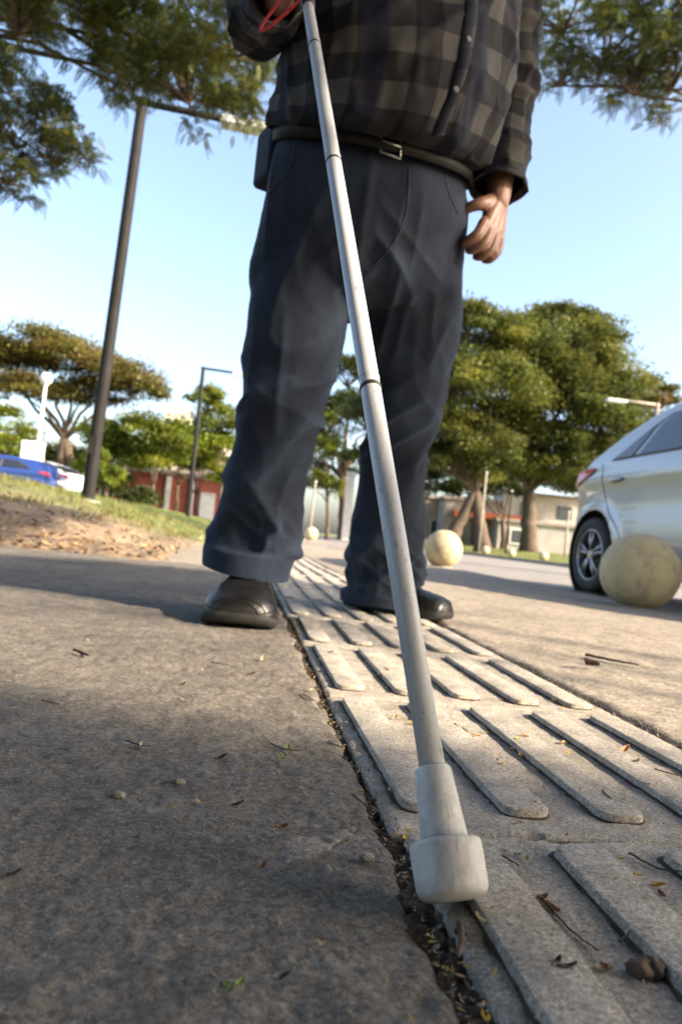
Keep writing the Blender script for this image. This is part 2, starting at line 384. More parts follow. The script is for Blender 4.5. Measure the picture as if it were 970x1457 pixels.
def bar_mesh(seed):
    """raised guiding bar: steep sides, worn arris, rounded corners"""
    L, Wd, r, n = 0.345, 0.0395, 0.012, 8
    out = []
    for cx, cy, a0 in ((Wd/2-r, L/2-r, 0), (-Wd/2+r, L/2-r, 90), (-Wd/2+r, -L/2+r, 180), (Wd/2-r, -L/2+r, 270)):
        for k in range(n):
            a = R_(a0+90*k/(n-1)); out.append((cx, cy, math.cos(a), math.sin(a)))
        if a0 in (90, 270):
            pass
    o = np.array(out)
    def ringof(inset, z): return np.stack([o[:, 0]+o[:, 2]*(r-inset), o[:, 1]+o[:, 3]*(r-inset), np.full(len(o), z)], 1)
    # resample long sides so that wear can bite
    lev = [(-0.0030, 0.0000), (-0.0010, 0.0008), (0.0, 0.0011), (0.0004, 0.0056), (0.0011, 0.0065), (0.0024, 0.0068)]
    rows = []
    for ins, z in lev:
        rg = ringof(ins, z); dense = []
        for k in range(len(rg)):
            a, b = rg[k], rg[(k+1) % len(rg)]; m_ = max(1, int(np.linalg.norm(b-a)/0.006))
            for q in range(m_): dense.append(a+(b-a)*q/m_)
        rows.append(np.array(dense))
    k = min(len(x) for x in rows)
    def rs(x):
        d = np.r_[0, np.cumsum(np.linalg.norm(np.diff(np.r_[x, x[:1]], axis=0), axis=1))]; t = np.linspace(0, d[-1], k, endpoint=False); xx = np.r_[x, x[:1]]
        return np.stack([np.interp(t, d, xx[:, c]) for c in range(3)], 1)
    # same start, similar proportions: index by angle of travel
    rows = [rs(x) for x in rows]
    V = np.concatenate(rows)
    V[:, 2] += 0.0004*vnoise(np.stack([V[:, 0]*70+seed, V[:, 1]*70, V[:, 2]*0], 1), seed)*((V[:, 2] > 0.0035) & (V[:, 2] < .0066))
    V[:, :2] *= 1+0.0*V[:, :1]
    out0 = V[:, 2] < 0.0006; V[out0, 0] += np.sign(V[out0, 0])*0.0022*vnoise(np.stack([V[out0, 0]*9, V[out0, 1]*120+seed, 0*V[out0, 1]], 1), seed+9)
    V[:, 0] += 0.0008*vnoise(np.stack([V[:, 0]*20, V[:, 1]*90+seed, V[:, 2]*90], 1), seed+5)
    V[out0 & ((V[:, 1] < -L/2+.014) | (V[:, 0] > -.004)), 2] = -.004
    F = [(i*k+j, i*k+(j+1) % k, (i+1)*k+(j+1) % k, (i+1)*k+j) for i in range(len(rows)-1) for j in range(k)]
    F.append(tuple((len(rows)-1)*k+j for j in range(k)))
    return V, F
strip = empty('tactile_paving'); tag(strip, kind='structure')
tm = [mdata('tile', *tile_mesh(s, 150), M['tile']) for s in range(4)]
for q in tm: q.set_sharp_from_angle(angle=R_(50))
tlo = mdata('tile', *tile_mesh(9, 40), M['tile'])
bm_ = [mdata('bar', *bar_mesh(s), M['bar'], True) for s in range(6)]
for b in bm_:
    b.materials.append(M['soil_and_bar_shade']); kk = (len(b.polygons)-1)//5  # soil-coloured fillet: grime plus painted shade along each bar's left foot
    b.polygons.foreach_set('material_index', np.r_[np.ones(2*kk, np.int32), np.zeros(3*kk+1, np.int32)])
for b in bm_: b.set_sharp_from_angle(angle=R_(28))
rr = np.random.default_rng(3)
for r in range(-1, 31):
    y0 = 0.495+TILE*(r-1)
    dx = {0: 0.008, 1: 0.0, 2: 0.003}.get(r, rr.normal(0, 0.002))
    t = bpy.data.objects.new('tile', tm[r % 4] if 0 <= r <= 6 else tlo); link(t, strip)
    t.location = (TX0+TILE/2+dx, y0+TILE/2, rr.normal(0, 0.0012)); t.rotation_euler = (rr.normal(0, 0.002), rr.normal(0, 0.003), rr.normal(0, 0.003))
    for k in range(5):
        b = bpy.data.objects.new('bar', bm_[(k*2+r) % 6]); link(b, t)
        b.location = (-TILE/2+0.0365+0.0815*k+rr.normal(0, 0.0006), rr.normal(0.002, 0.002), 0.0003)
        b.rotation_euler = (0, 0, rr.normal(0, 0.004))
# smoother cement smear beside the crack
bx = np.linspace(-1, 1, 60); X, Y = np.meshgrid(bx, bx)
Rr = np.sqrt(X**2+Y**2); th_ = np.arctan2(Y, X)
px_ = 0.066+0.046*X+0.012*Y; py_ = 0.470+0.050*Y
gp = np.stack([px_.ravel(), py_.ravel(), px_.ravel()*0], 1)
edge = 1-Rr+0.5*fbm(gp*60, 4, 8).reshape(X.shape)
Z = -0.0055+0.0062*sstep(0.0, 0.8, edge)+0.0004*fbm(gp*200, 3, 4).reshape(X.shape)
px_ = np.minimum(px_, 0.1095)
o = fastmesh('cement_patch', np.stack([px_.ravel(), py_.ravel(), Z.ravel()], 1), grid_faces(60, 60), M['mortar'], smooth=True); tag(o, kind='structure')

# ------------------------------------------------------------------ white cane
def mat_cane():
    t = NT('cane_white_tape'); p = t.objc()
    sc = t.mapping(p, (1, 1, 0.35))
    scr = t.ramp(t.noise(sc, 150, 5, 0.8), [(0.60, 0.0), (0.67, 0.9)])
    spk = t.ramp(t.noise(p, 620, 3, 0.65), [(0.61, 0.0), (0.70, 0.8)])
    g = t.mix(t.noise(p, 12, 4), (0.46, 0.48, 0.51), (0.37, 0.39, 0.42))
    c = t.mix(scr, g, (0.17, 0.16, 0.155)); c = t.mix(spk, c, (0.1, 0.1, 0.1))
    t.setp(Base_Color=c, Roughness=0.42); t.L(t.bump(t.noise(p, 700, 3), 0.25, 0.0004), t.b.inputs['Normal']); return t.m
M['cane'] = mat_cane()
M['black_rubber'] = simple('black_rubber', (0.018, 0.018, 0.02), (0.03, 0.03, 0.032), 30, 0.6, 0.3, 0.001, 200)
def mat_tip():
    t = NT('worn_white_nylon'); p = t.objc()
    c = t.mix(t.ramp(t.noise(p, 70, 5, 0.65), [(0.4, 0), (0.66, 1)]), (0.50, 0.50, 0.49), (0.35, 0.345, 0.33))
    c = t.mix(t.ramp(t.noise(t.mapping(p, (1, 1, .12)), 420, 5, .75), [(0.55, 0), (0.70, 0.5)]), c, (0.2, 0.17, 0.14))
    t.setp(Base_Color=c, Roughness=0.5, Subsurface_Weight=0.3, Subsurface_Radius=(0.006, 0.005, 0.004), Subsurface_Scale=1.0)
    b = t.bump(t.noise(t.mapping(p, (1, 1, .12)), 420, 5, .75), .6, .0009); t.L(t.bump(t.noise(p, 160, 4), 0.5, 0.0014, b), t.b.inputs['Normal']); return t.m
M['tip'] = mat_tip()
M['red_cord'] = simple('red_cord', (0.55, 0.03, 0.03), (0.40, 0.02, 0.02), 200, 0.6)
TIP = PX(645, 1276, 0.392); GRIP = PX(438.5, 10, 1.15)
ax = GRIP-TIP; CL = np.linalg.norm(ax); ax /= CL
cane = empty('white_cane', (0, 0, 0)); tag(cane, 'scuffed white folding cane with worn nylon tip resting on the tactile tiles', 'cane')
# shaft along local z so that scratches follow it
cm_q = Vector(ax).to_track_quat('Z', 'Y')
cane.location = TIP; cane.rotation_euler = cm_q.to_euler()
def lz(prof, n=48, cap=True): return lathe(prof, (0, 0, 0), (0, 0, 1), n, cap)
mk('shaft', *lz([(0.050, 0.0079), (0.25, 0.0088), (0.5, 0.0094), (CL-0.28, 0.0092), (CL-0.02, 0.0090), (CL, 0.0090)]), M['cane'], cane)
mk('tip_sleeve', *lz([(0.024, 0.0142), (0.034, 0.0136), (0.060, 0.0118), (0.0690, 0.0112), (0.0702, 0.0106), (0.0702, 0.0085)]), M['tip'], cane)
mk('tip', *lz([(-0.002, 0.004), (-0.001, 0.0165), (0.001, 0.0192), (0.004, 0.0203), (0.010, 0.0205), (0.020, 0.0209), (0.0260, 0.0209), (0.0276, 0.0205), (0.0282, 0.0196), (0.0278, 0.0140)], 64), M['tip'], cane)
def cane_at(y):   # distance along the cane where it crosses photo row y
    best = min(np.linspace(0, CL, 4000), key=lambda s: abs(((PH/2-FPX*(((TIP+ax*s-CAM)@Uv)/((TIP+ax*s-CAM)@Fv))))-y)); return best
for y in (66, 232, 553):
    s = cane_at(y); mk('joint_ring', *lz([(s-0.0022, 0.0092), (s-0.0018, 0.0099), (s+0.0018, 0.0099), (s+0.0022, 0.0092)]), M['black_rubber'], cane)
    mk('joint_seam', *lz([(s+0.012, 0.0090), (s+0.0122, 0.0097), (s+0.0132, 0.0097), (s+0.0134, 0.0090)]), M['lamp_grey'], cane)
mk('grip', *lz([(CL-0.003, 0.0088), (CL, 0.0105), (CL+0.01, 0.0120), (CL+0.10, 0.0135), (CL+0.20, 0.0128), (CL+0.225, 0.0110), (CL+0.230, 0.004)]), M['black_rubber'], cane)
inv = np.array(cm_q.to_matrix()).T
def cl(p): return inv@(np.asarray(p)-TIP)
lp = crom([cl(PX(452, -60, 1.17)), cl(PX(415, -20, 1.16)), cl(PX(380, 25, 1.17)), cl(PX(370, 43, 1.175)), cl(PX(384, 37, 1.165)), cl(PX(418, 8, 1.15)), cl(PX(440, -20, 1.14)), cl(PX(455, -60, 1.165))], 60)
mk('wrist_cord', *tube(lp, 0.0026, 8), M['red_cord'], cane)

# ------------------------------------------------------------------ the walking man
def mat_denim():
    t = NT('dark_denim'); p = t.objc()
    fade = t.ramp(t.noise(p, 5.5, 5, 0.6, 0.4), [(0.45, 0.0), (0.75, 1.0)])
    c = t.mix(fade, (0.0075, 0.0125, 0.025), (0.017, 0.028, 0.050))
    wt = t.n('ShaderNodeAttribute'); wt.attribute_name = 'wear'
    c = t.mix(t.math('MULTIPLY', wt.outputs['Fac'], t.ramp(t.noise(p, 30, 4), [(0.3, .5), (.7, 1.0)])), c, (0.030, 0.049, 0.084))
    slub = t.ramp(t.noise(t.mapping(p, (900, 900, 25)), 1.0, 3, 0.6), [(0.35, 0.75), (0.7, 1.35)])
    c = t.mix(1.0, c, slub, 'MULTIPLY')
    t.setp(Base_Color=c, Roughness=0.82, Sheen_Weight=0.05, Sheen_Roughness=0.4)
    t.b.inputs['Sheen Tint'].default_value = (0.6, 0.7, 0.9, 1); t.b.inputs['Specular IOR Level'].default_value = 0.25
    tw = t.n('ShaderNodeTexWave'); tw.inputs['Scale'].default_value = 260; tw.inputs['Distortion'].default_value = 1.0
    t.L(t.mapping(p, (1, 1, 1), (0.5, 0.6, 0.3)), tw.inputs['Vector'])
    b = t.bump(tw.outputs['Fac'], 0.2, 0.0006); b = t.bump(t.noise(p, 60, 5, 0.6), 0.25, 0.003, b)
    t.L(b, t.b.inputs['Normal']); return t.m
M['denim'] = mat_denim()
M['seam'] = simple('denim_seam', (0.026, 0.032, 0.045), (0.045, 0.05, 0.062), 120, 0.8)
def mat_plaid():
    t = NT('plaid_cotton'); uv = t.uv()
    sp = t.n('ShaderNodeSeparateXYZ'); t.L(uv, sp.inputs[0])
    def band(s, off):
        fr = t.math('FRACT', t.math('ADD', t.math('MULTIPLY', s, 1/0.082), off))
        return t.ramp(fr, [(0.0, 0.0), (0.02, 1.0), (0.48, 1.0), (0.5, 0.0)])
    a = band(sp.outputs[0], 0.1); b = band(sp.outputs[1], 0.3)
    s2 = t.math('ADD', a, b)
    c = t.ramp(t.math('MULTIPLY', s2, 0.5), [(0.0, (0.008, 0.008, 0.012)), (0.5, (0.028, 0.027, 0.030)), (1.0, (0.085, 0.082, 0.080))])
    thin = t.math('FRACT', t.math('MULTIPLY', sp.outputs[0], 1/0.164))
    blue = t.ramp(thin, [(0.74, 0.0), (0.75, 0.5), (0.98, 0.5), (0.99, 0.0)])
    c = t.mix(blue, c, (0.014, 0.017, 0.04))
    c = t.mix(t.noise(uv, 900, 2), c, t.mix(1.0, c, (0.7, 0.7, 0.7), 'MULTIPLY'))
    t.setp(Base_Color=c, Roughness=0.85); t.b.inputs['Specular IOR Level'].default_value = 0.2
    t.L(t.bump(t.noise(uv, 1400, 2), 0.15, 0.0006), t.b.inputs['Normal']); return t.m
M['plaid'] = mat_plaid()
def mat_skin():
    t = NT('skin'); p = t.objc()
    c = t.mix(t.noise(p, 40, 5, 0.6), (0.21, 0.105, 0.07), (0.15, 0.07, 0.045))
    t.setp(Base_Color=c, Roughness=0.5, Subsurface_Weight=0.15, Subsurface_Radius=(0.01, 0.004, 0.002), Subsurface_Scale=0.5)
    b = t.bump(t.noise(p, 160, 5, 0.65), 0.5, 0.0015); t.L(t.bump(t.vor(p, 500), 0.2, 0.0005, b), t.b.inputs['Normal']); return t.m
M['skin'] = mat_skin()
M['leather'] = simple('black_leather', (0.0055, 0.0055, 0.0058), (0.013, 0.012, 0.0115), 26, 0.4, 0.5, 0.002, 130, spec=0.5)
M['sole'] = simple('black_sole', (0.007, 0.007, 0.007), (0.015, 0.014, 0.013), 50, 0.75, 0.5, 0.002, 120)
M['belt'] = simple('belt_leather', (0.006, 0.0055, 0.0055), (0.011, 0.010, 0.010), 60, 0.6, 0.4, 0.001, 250, spec=0.2)
M['steel'] = simple('buckle_steel', (0.45, 0.44, 0.42), (0.35, 0.34, 0.33), 60, 0.3, metal=1.0)
M['hair'] = simple('grey_hair', (0.12, 0.11, 0.10), (0.2, 0.19, 0.18), 90, 0.7, 0.8, 0.004, 300)
M['button'] = simple('pale_button', (0.20, 0.19, 0.18), (0.14, 0.13, 0.12), 80, 0.4)

def ring(xL, yL, dL, xR, yR, dR, rd, fwd=0.0, tilt=0.0):
    a_, b_ = PX(xL, yL, dL), PX(xR, yR, dR); a = (b_-a_)/2
    bb = np.cross([0, 0, 1.0], a); bb /= np.linalg.norm(bb)
    return np.concatenate([(a_+b_)/2-bb*fwd, a, bb*rd+np.array([0, 0, tilt])])
def loft(rings, n, ns, pw=2.0, cap=True, wob=None):
    Q = crom(rings, ns); t = np.linspace(0, 2*np.pi, n, endpoint=False)
    c, s = np.cos(t), np.sin(t); e = 2/pw
    cc = np.sign(c)*np.abs(c)**e; ss = np.sign(s)*np.abs(s)**e
    V = Q[:, None, 0:3]+cc[None, :, None]*Q[:, None, 3:6]+ss[None, :, None]*Q[:, None, 6:9]
    F = [(i*n+j, i*n+(j+1) % n, (i+1)*n+(j+1) % n, (i+1)*n+j) for i in range(ns-1) for j in range(n)]
    if cap: F += [tuple(range(n-1, -1, -1)), tuple((ns-1)*n+j for j in range(n))]
    return V.reshape(-1, 3), F, Q
man = empty('person', (0.2, 1.7, 0)); MO = np.array([0.2, 1.7, 0])
tag(man, 'person in a dark plaid shirt and dark jeans walking forward with a white cane', 'person')
def pk(name, v, f, mat, parent=man, smooth=True): return mk(name, np.asarray(v)-(MO if parent is man else 0), f, mat, parent, smooth)

# jeans
mb = MB()
pel = [ring(395, 185, 1.47, 656, 255, 1.66, .150, 0, .05), ring(385, 220, 1.48, 658, 290, 1.66, .160, 0, .04), ring(375, 275, 1.50, 659, 330, 1.66, .166, .005, .02),
       ring(362, 350, 1.52, 657, 385, 1.67, .160), ring(353, 405, 1.54, 655, 430, 1.68, .135), ring(365, 445, 1.56, 640, 455, 1.68, .085)]
v, f, _ = loft(pel, 48, 40); mb.add(v, f)
legL = [ring(368, 320, 1.53, 520, 330, 1.60, .125), ring(357, 400, 1.535, 506, 408, 1.60, .118), ring(346, 450, 1.54, 496, 458, 1.60, .108), ring(338, 520, 1.54, 480, 526, 1.58, .098),
        ring(334, 575, 1.54, 466, 580, 1.57, .090), ring(327, 640, 1.57, 449, 645, 1.60, .086), ring(318, 695, 1.60, 440, 700, 1.63, .085),
        ring(303, 745, 1.61, 431, 752, 1.64, .088), ring(294, 775, 1.61, 420, 785, 1.64, .092), ring(292, 805, 1.61, 408, 815, 1.64, .094), ring(291, 845, 1.61, 402, 855, 1.64, .094)]
v, f, _ = loft(legL, 40, 70); mb.add(v, f)
legR = [ring(505, 330, 1.62, 658, 345, 1.68, .120), ring(500, 410, 1.63, 656, 415, 1.70, .115), ring(503, 455, 1.66, 652, 458, 1.72, .108), ring(514, 520, 1.72, 643, 522, 1.76, .095),
        ring(519, 565, 1.75, 634, 566, 1.79, .088), ring(512, 625, 1.82, 614, 626, 1.86, .084), ring(506, 700, 1.90, 606, 702, 1.94, .088),
        ring(498, 760, 1.96, 604, 762, 2.00, .098), ring(488, 815, 2.00, 600, 818, 2.02, .112), ring(488, 858, 2.03, 592, 862, 2.02, .112), ring(489, 880, 2.03, 590, 884, 2.02, .11)]
v, f, _ = loft(legR, 40, 70); mb.add(v, f)
jeans = pk('jeans', np.concatenate(mb.v), mb.f, M['denim']); voxel(jeans, 0.0062, 6, 0.6)
v = coords(jeans)+MO; n = normals(jeans)
pr = v-CAM; dd = pr@Fv; ix = PW/2+FPX*(pr@Rv)/dd; iy = PH/2-FPX*(pr@Uv)/dd
leftleg = (ix < 500) & (v[:, 1] < 1.78)
disp = 0.004*fbm(v*np.array([7, 7, 3.5]), 4, 41)
def ridge(x): return (1-np.abs(x))**4
def rot(v, a):   # shear so that folds slant
    q = v.copy(); q[:, 2] += a*(v[:, 0]-0.1); return q
lowk = sstep(0.80, 0.40, v[:, 2])
disp += 0.022*(ridge(vnoise(rot(v, .9)*np.array([10, 5, 3.2]), 51))-0.30)*(0.3+0.7*lowk)
disp += 0.021*(ridge(vnoise(rot(v, -1.3)*np.array([9, 5, 4.0])+4, 52))-0.30)*sstep(1.0, 0.7, v[:, 2])
disp += 0.012*(ridge(vnoise(rot(v, .3)*np.array([15, 7, 2.2])+8, 53))-0.30)
# the trouser leg piles up over the shoes
ank = sstep(0.30, 0.14, v[:, 2])*np.where(leftleg, sstep(0.118, 0.165, v[:, 2]), sstep(0.05, 0.10, v[:, 2]))
disp += ank*0.040*(ridge(vnoise(rot(v, -.5)*np.array([7, 7, 15.0]), 62))-0.30)+ank*0.022*(ridge(vnoise(rot(v, .8)*np.array([11, 9, 20.0])+3, 66))-0.3)
kn = np.exp(-((v[:, 2]-0.47)/0.09)**2); disp += kn*0.030*(ridge(vnoise(rot(v, -.7)*np.array([6, 6, 13.0]), 63))-.3)
cr = np.exp(-((v[:, 2]-0.78)/0.10)**2)*np.exp(-((v[:, 0]-0.20)/0.14)**2); disp += cr*0.018*(ridge(vnoise((v*np.array([4, 5, 14.0])+np.stack([0*v[:, 0], 0*v[:, 0], 9*np.abs(v[:, 0]-.2)], 1)), 64))-.3)
disp += 0.0012*fbm(v*38, 3, 65)
# stitched hem fold
for (leg, zc) in ((leftleg, 0.112), (~leftleg, 0.035)):
    disp += np.where(leg, 0.007*np.exp(-((v[:, 2]-zc)/0.013)**4), 0)
disp *= sstep(1.02, 0.95, v[:, 2])*0.9+0.1
disp = (disp-np.mean(disp))*0.52-0.005
# turned-up cuffs
for leg, z0, z1 in ((leftleg, .146, .152), (~leftleg & (v[:, 1] > 1.8), .070, .076)):
    ck = np.where(leg, sstep(z1, z0, v[:, 2]+.05*(v[:, 0]-.03)), 0); disp = disp*(1-ck)+ck*(0.0095+.003*fbm(v*9, 2, 68))
v2 = v+n*disp[:, None]
setco(jeans, v2-MO)
wear = np.clip((disp-np.median(disp)-.0015)/0.009, 0, 1)*0.5   # cloth rubbed pale along the ridges
wear = np.clip(wear+0.22*sstep(0.3, 0.9, fbm(v*np.array([5, 5, 2.2]), 3, 90)), 0, 1)
wa = jeans.data.attributes.new('wear', 'FLOAT', 'POINT'); wa.data.foreach_set('value', wear.astype(np.float32))
bmj = bmesh.new(); bmj.from_mesh(jeans.data)
for (cx, cz, nx_, ny_) in ((0.03, 0.098, 0.10, -0.10), (0.45, 0.020, 0.03, 0.0)):
    left = cx < 0.2
    isL = lambda c: ((c.x+MO[0]) < 0.22 and (c.y+MO[1]) < 1.80 and c.z < 0.5) if left else ((c.y+MO[1]) > 1.80 and c.z < 0.4)
    fs = [q for q in bmj.faces if isL(q.calc_center_median()) and q.calc_center_median().z < 0.2]
    es = {e for q in fs for e in q.edges}; vs = {e for q in fs for e in q.verts}
    bmesh.ops.bisect_plane(bmj, geom=list(vs)+list(es)+fs, plane_co=Vector((cx, 1.62 if left else 2.0, cz))-Vector(MO), plane_no=Vector((nx_, ny_, 1)), clear_inner=True)
bmj.to_mesh(jeans.data); bmj.free(); jeans.data.shade_smooth()
sdj = jeans.modifiers.new('s', 'SOLIDIFY'); sdj.thickness = 0.003; sdj.offset = -1
def bvh_of(o): return BVHTree.FromPolygons([tuple(x) for x in coords(o)], [tuple(p.vertices) for p in o.data.polygons])
jb = bvh_of(jeans)
def hit(bvh, x, y, off=0.0, org=MO):
    d = RAY(x, y); h_ = bvh.ray_cast(Vector(CAM-org), Vector(d))
    if h_[0] is None: return None
    nn = np.array(h_[1]); nn = nn if nn@d < 0 else -nn
    return np.array(h_[0])+nn*off
def surf_line(name, bvh, pts, r, mat, parent, n=40, off=0.0008):
    p = crom(pts, n); q = [hit(bvh, x, y, off) for x, y in p]; q = np.array([k for k in q if k is not None])
    if len(q) < 3: return None
    q[1:-1] = (q[:-2]+q[1:-1]*2+q[2:])/4
    return mk(name, *tube(q, r, 6), mat, parent)
surf_line('fly_seam', jb, [(582, 240), (578, 300), (560, 345), (535, 375)], 0.0014, M['seam'], jeans)
surf_line('pocket_seam', jb, [(632, 252), (640, 280), (652, 305)], 0.0014, M['seam'], jeans)
surf_line('pocket_seam', jb, [(420, 195), (414, 235), (392, 265), (382, 275)], 0.0014, M['seam'], jeans)

# belt with buckle and loops
bq = crom([ring(394, 172, 1.47, 657, 243, 1.66, .158, .004, .055), ring(393, 201, 1.475, 658, 271, 1.66, .163, .004, .052)], 2)
def band(Q, n, thick):
    t = np.linspace(0, 2*np.pi, n, endpoint=False); rows = []
    for q, k in ((Q[0], 1.0), (Q[0], 1+thick), (Q[1], 1+thick), (Q[1], 1.0)):
        rows.append(q[0:3]+k*(np.cos(t)[:, None]*q[3:6]+np.sin(t)[:, None]*q[6:9]))
    f = [(i*n+j, i*n+(j+1) % n, ((i+1) % 4)*n+(j+1) % n, ((i+1) % 4)*n+j) for i in range(4) for j in range(n)]
    return np.concatenate(rows), f
v, f = band(bq, 96, 0.025); belt = pk('belt', v, f, M['belt'])
bb = bvh_of(belt)
def on_belt(x, y, off=0.002):
    h_ = hit(bb, x, y, off); return h_ if h_ is not None else PX(x, y, 1.4)-MO
bk = [on_belt(x, y) for x, y in ((541, 188), (569, 198), (569, 226), (541, 216))]
mk('buckle', *tube(np.array(bk+[bk[0], bk[1]]), 0.0028, 8), M['steel'], belt)
mk('buckle_prong', *tube(np.array([on_belt(543, 201, .003), on_belt(569, 211, .004)]), 0.002, 6), M['steel'], belt)
for x, y in ((600, 208), (645, 226)):
    a_, b_ = on_belt(x, y-2, .004), on_belt(x-3, y+36, .006); mk('belt_loop', *tube(np.array([a_, (a_+b_)/2, b_]), 0.0055, 6), M['denim'], jeans)
# shirt
tor = [ring(398, 176, 1.485, 652, 246, 1.66, .138, 0, .055), ring(391, 184, 1.47, 661, 252, 1.665, .178, .009, .060), ring(390, 167, 1.462, 674, 232, 1.665, .203, .022, .062), ring(396, 112, 1.46, 692, 165, 1.66, .216, .034, .04),
       ring(402, 55, 1.47, 707, 95, 1.65, .205, .026), ring(405, 10, 1.48, 722, 35, 1.64, .186, .012), ring(404, -30, 1.49, 735, -15, 1.63, .165), ring(420, -62, 1.51, 728, -50, 1.62, .135), ring(490, -88, 1.54, 660, -80, 1.58, .085), ring(532, -98, 1.55, 618, -92, 1.57, .066)]
NT_, NS_ = 200, 150
def cloth(name, rings, n, ns, parent, dispf, ucirc, uoff=0.0, pw=2.0):
    Q = crom(rings, ns); V, F, _ = loft(rings, n, ns, pw, cap=False)
    ax_ = np.r_[0, np.cumsum(np.linalg.norm(np.diff(Q[:, :3], axis=0), axis=1))]
    V3 = V.reshape(ns, n, 3); c = Q[:, None, :3]; rad = V3-c; rad /= np.linalg.norm(rad, axis=2)[:, :, None]
    tt = np.linspace(0, 1, n, endpoint=False)[None, :].repeat(ns, 0)
    V = (V3+rad*dispf(V, tt.ravel(), np.repeat(ax_, n)).reshape(ns, n)[:, :, None]).reshape(-1, 3)
    o = pk(name, V, F, M['plaid'], parent)
    uvl = o.data.uv_layers.new(name='UVMap'); li = np.array([l.vertex_index for l in o.data.loops])
    u = tt.ravel()[li]*ucirc+uoff; vv = np.repeat(ax_, n)[li]
    # seam: loops whose column wraps
    fi = np.array([(k % n == n-1) for k in range(len(o.data.polygons))]); per = np.repeat(fi, 4)
    u = np.where(per & (li % n == 0), ucirc+uoff, u)
    uvl.data.foreach_set('uv', np.stack([u, vv], 1).astype(np.float32).ravel()); return o
def dtorso(V, t, a):
    d = 0.003*fbm(V*np.array([9, 9, 6]), 4, 91)
    q = V.copy(); q[:, 2] += 0.5*V[:, 0]
    d += 0.017*(ridge(vnoise(q*np.array([11, 8, 5.0]), 92))-0.3)*sstep(0.34, 0.02, a)
    d += 0.012*(ridge(vnoise(V*np.array([16, 12, 3.5]), 93))-0.3)*sstep(0.24, 0.03, a)
    q = V.copy(); q[:, 2] -= 0.9*V[:, 0]
    d += 0.013*(ridge(vnoise(q*np.array([6, 8, 8.0]), 94))-0.3)*sstep(0.05, 0.2, a)
    d += 0.006*(ridge(vnoise(q*np.array([24, 20, 12.0]), 97))-.2)+0.004*(ridge(vnoise(V*np.array([30, 24, 9.0]), 98))-.2)*sstep(.3, .05, a)
    return d
shirt = cloth('shirt', tor, NT_, NS_, man, dtorso, 1.20)
sb = bvh_of(shirt)
# button placket, wandering down to the belt
pc = crom([(672, -20), (668, 30), (660, 80), (648, 125), (633, 165), (622, 192)], 40)
rows = [[], []]
for k, (x, y) in enumerate(pc):
    for s, dxx in ((0, -9), (1, 9)):
        h_ = hit(sb, x+dxx, y-1.5*(s-0.5), 0.0028)
        rows[s].append(h_ if h_ is not None else (rows[s][-1] if rows[s] else PX(x, y, 1.45)-MO))
A, B = np.array(rows[0]), np.array(rows[1])
for q in (A, B): q[1:-1] = (q[:-2]+2*q[1:-1]+q[2:])/4
mid = (A+B)/2; out_ = np.cross(np.gradient(A, axis=0), B-A); out_ /= np.linalg.norm(out_, axis=1)[:, None]; out_ = np.where((out_@Fv)[:, None] > 0, -out_, out_)
VV = np.concatenate([A-out_*0.003, A, mid+out_*0.0012, B, B-out_*0.003]); nn_ = len(A)
FF = [(r*nn_+k, r*nn_+k+1, (r+1)*nn_+k+1, (r+1)*nn_+k) for r in range(4) for k in range(nn_-1)]
pl = mk('placket', VV, FF, M['plaid'], shirt)
uvl = pl.data.uv_layers.new(name='UVMap'); li = np.array([l.vertex_index for l in pl.data.loops]); kk = li % nn_; r_i = li//nn_
uvl.data.foreach_set('uv', np.stack([0.30+r_i*0.008, 0.34-kk*0.0085], 1).astype(np.float32).ravel())
for y in (-10, 58, 128):
    k = int(np.argmin(np.abs(pc[:, 1]-y))); c_ = mid[k]+out_[k]*0.0012
    mk('button', *lathe([(0, 0.0055), (0.0012, 0.0058), (0.0022, 0.0048), (0.0018, 0.002)], c_, out_[k], 16), M['button'], shirt)
def tubering(px, py, d, r, tx, ty, td):
    """ring at a point of an arm, square to the direction towards (tx,ty,td)"""
    c = PX(px, py, d); t = PX(tx, ty, td)-c; t /= np.linalg.norm(t)
    a = np.cross(t, Fv); a /= np.linalg.norm(a); b = np.cross(t, a)
    return np.concatenate([c, a*r, b*r])
def dsl(V, t, a):
    q = V.copy(); d = 0.003*fbm(V*14, 3, 95)
    d += 0.018*(ridge(vnoise(q*np.array([8, 8, 14.0]), 96))-0.25)+0.006*(ridge(vnoise(q*np.array([22, 22, 30.0]), 99))-.2)
    return d
arR = [tubering(706, -60, 1.60, .062, 720, 0, 1.62), tubering(722, -5, 1.615, .061, 730, 60, 1.63), tubering(729, 60, 1.63, .055, 733, 120, 1.65), tubering(727, 120, 1.65, .052, 722, 180, 1.64),
       tubering(719, 180, 1.64, .053, 714, 230, 1.61), tubering(714, 230, 1.61, .054, 711, 262, 1.60), tubering(712, 258, 1.60, .054, 711, 275, 1.60), tubering(711, 268, 1.597, .055, 710, 285, 1.59), tubering(711, 270, 1.597, .051, 710, 285, 1.59), tubering(712, 262, 1.60, .046, 711, 285, 1.59)]
cloth('sleeve', arR, 80, 110, shirt and man, dsl, 0.34, 0.03)
e_ = PX(366, 22, 1.41); HC = GRIP+ax*0.120
gx = np.cross(ax, Fv); gx /= np.linalg.norm(gx)
gx = -gx if gx@Rv > 0 else gx            # towards photo left
gy = np.cross(ax, gx); gy = gy if gy@Fv < 0 else -gy   # towards the camera
wr = HC+gx*0.050+np.array([Fv[0], Fv[1], 0])*0.050+np.array([0, 0, .012])
def wring(c, t, rad):
    t = t/np.linalg.norm(t); a = np.cross(t, Fv); a /= np.linalg.norm(a); b = np.cross(t, a); return np.concatenate([c, a*rad, b*rad])
shp = PX(425, -65, 1.51); fd = wr-e_; ud = e_-shp
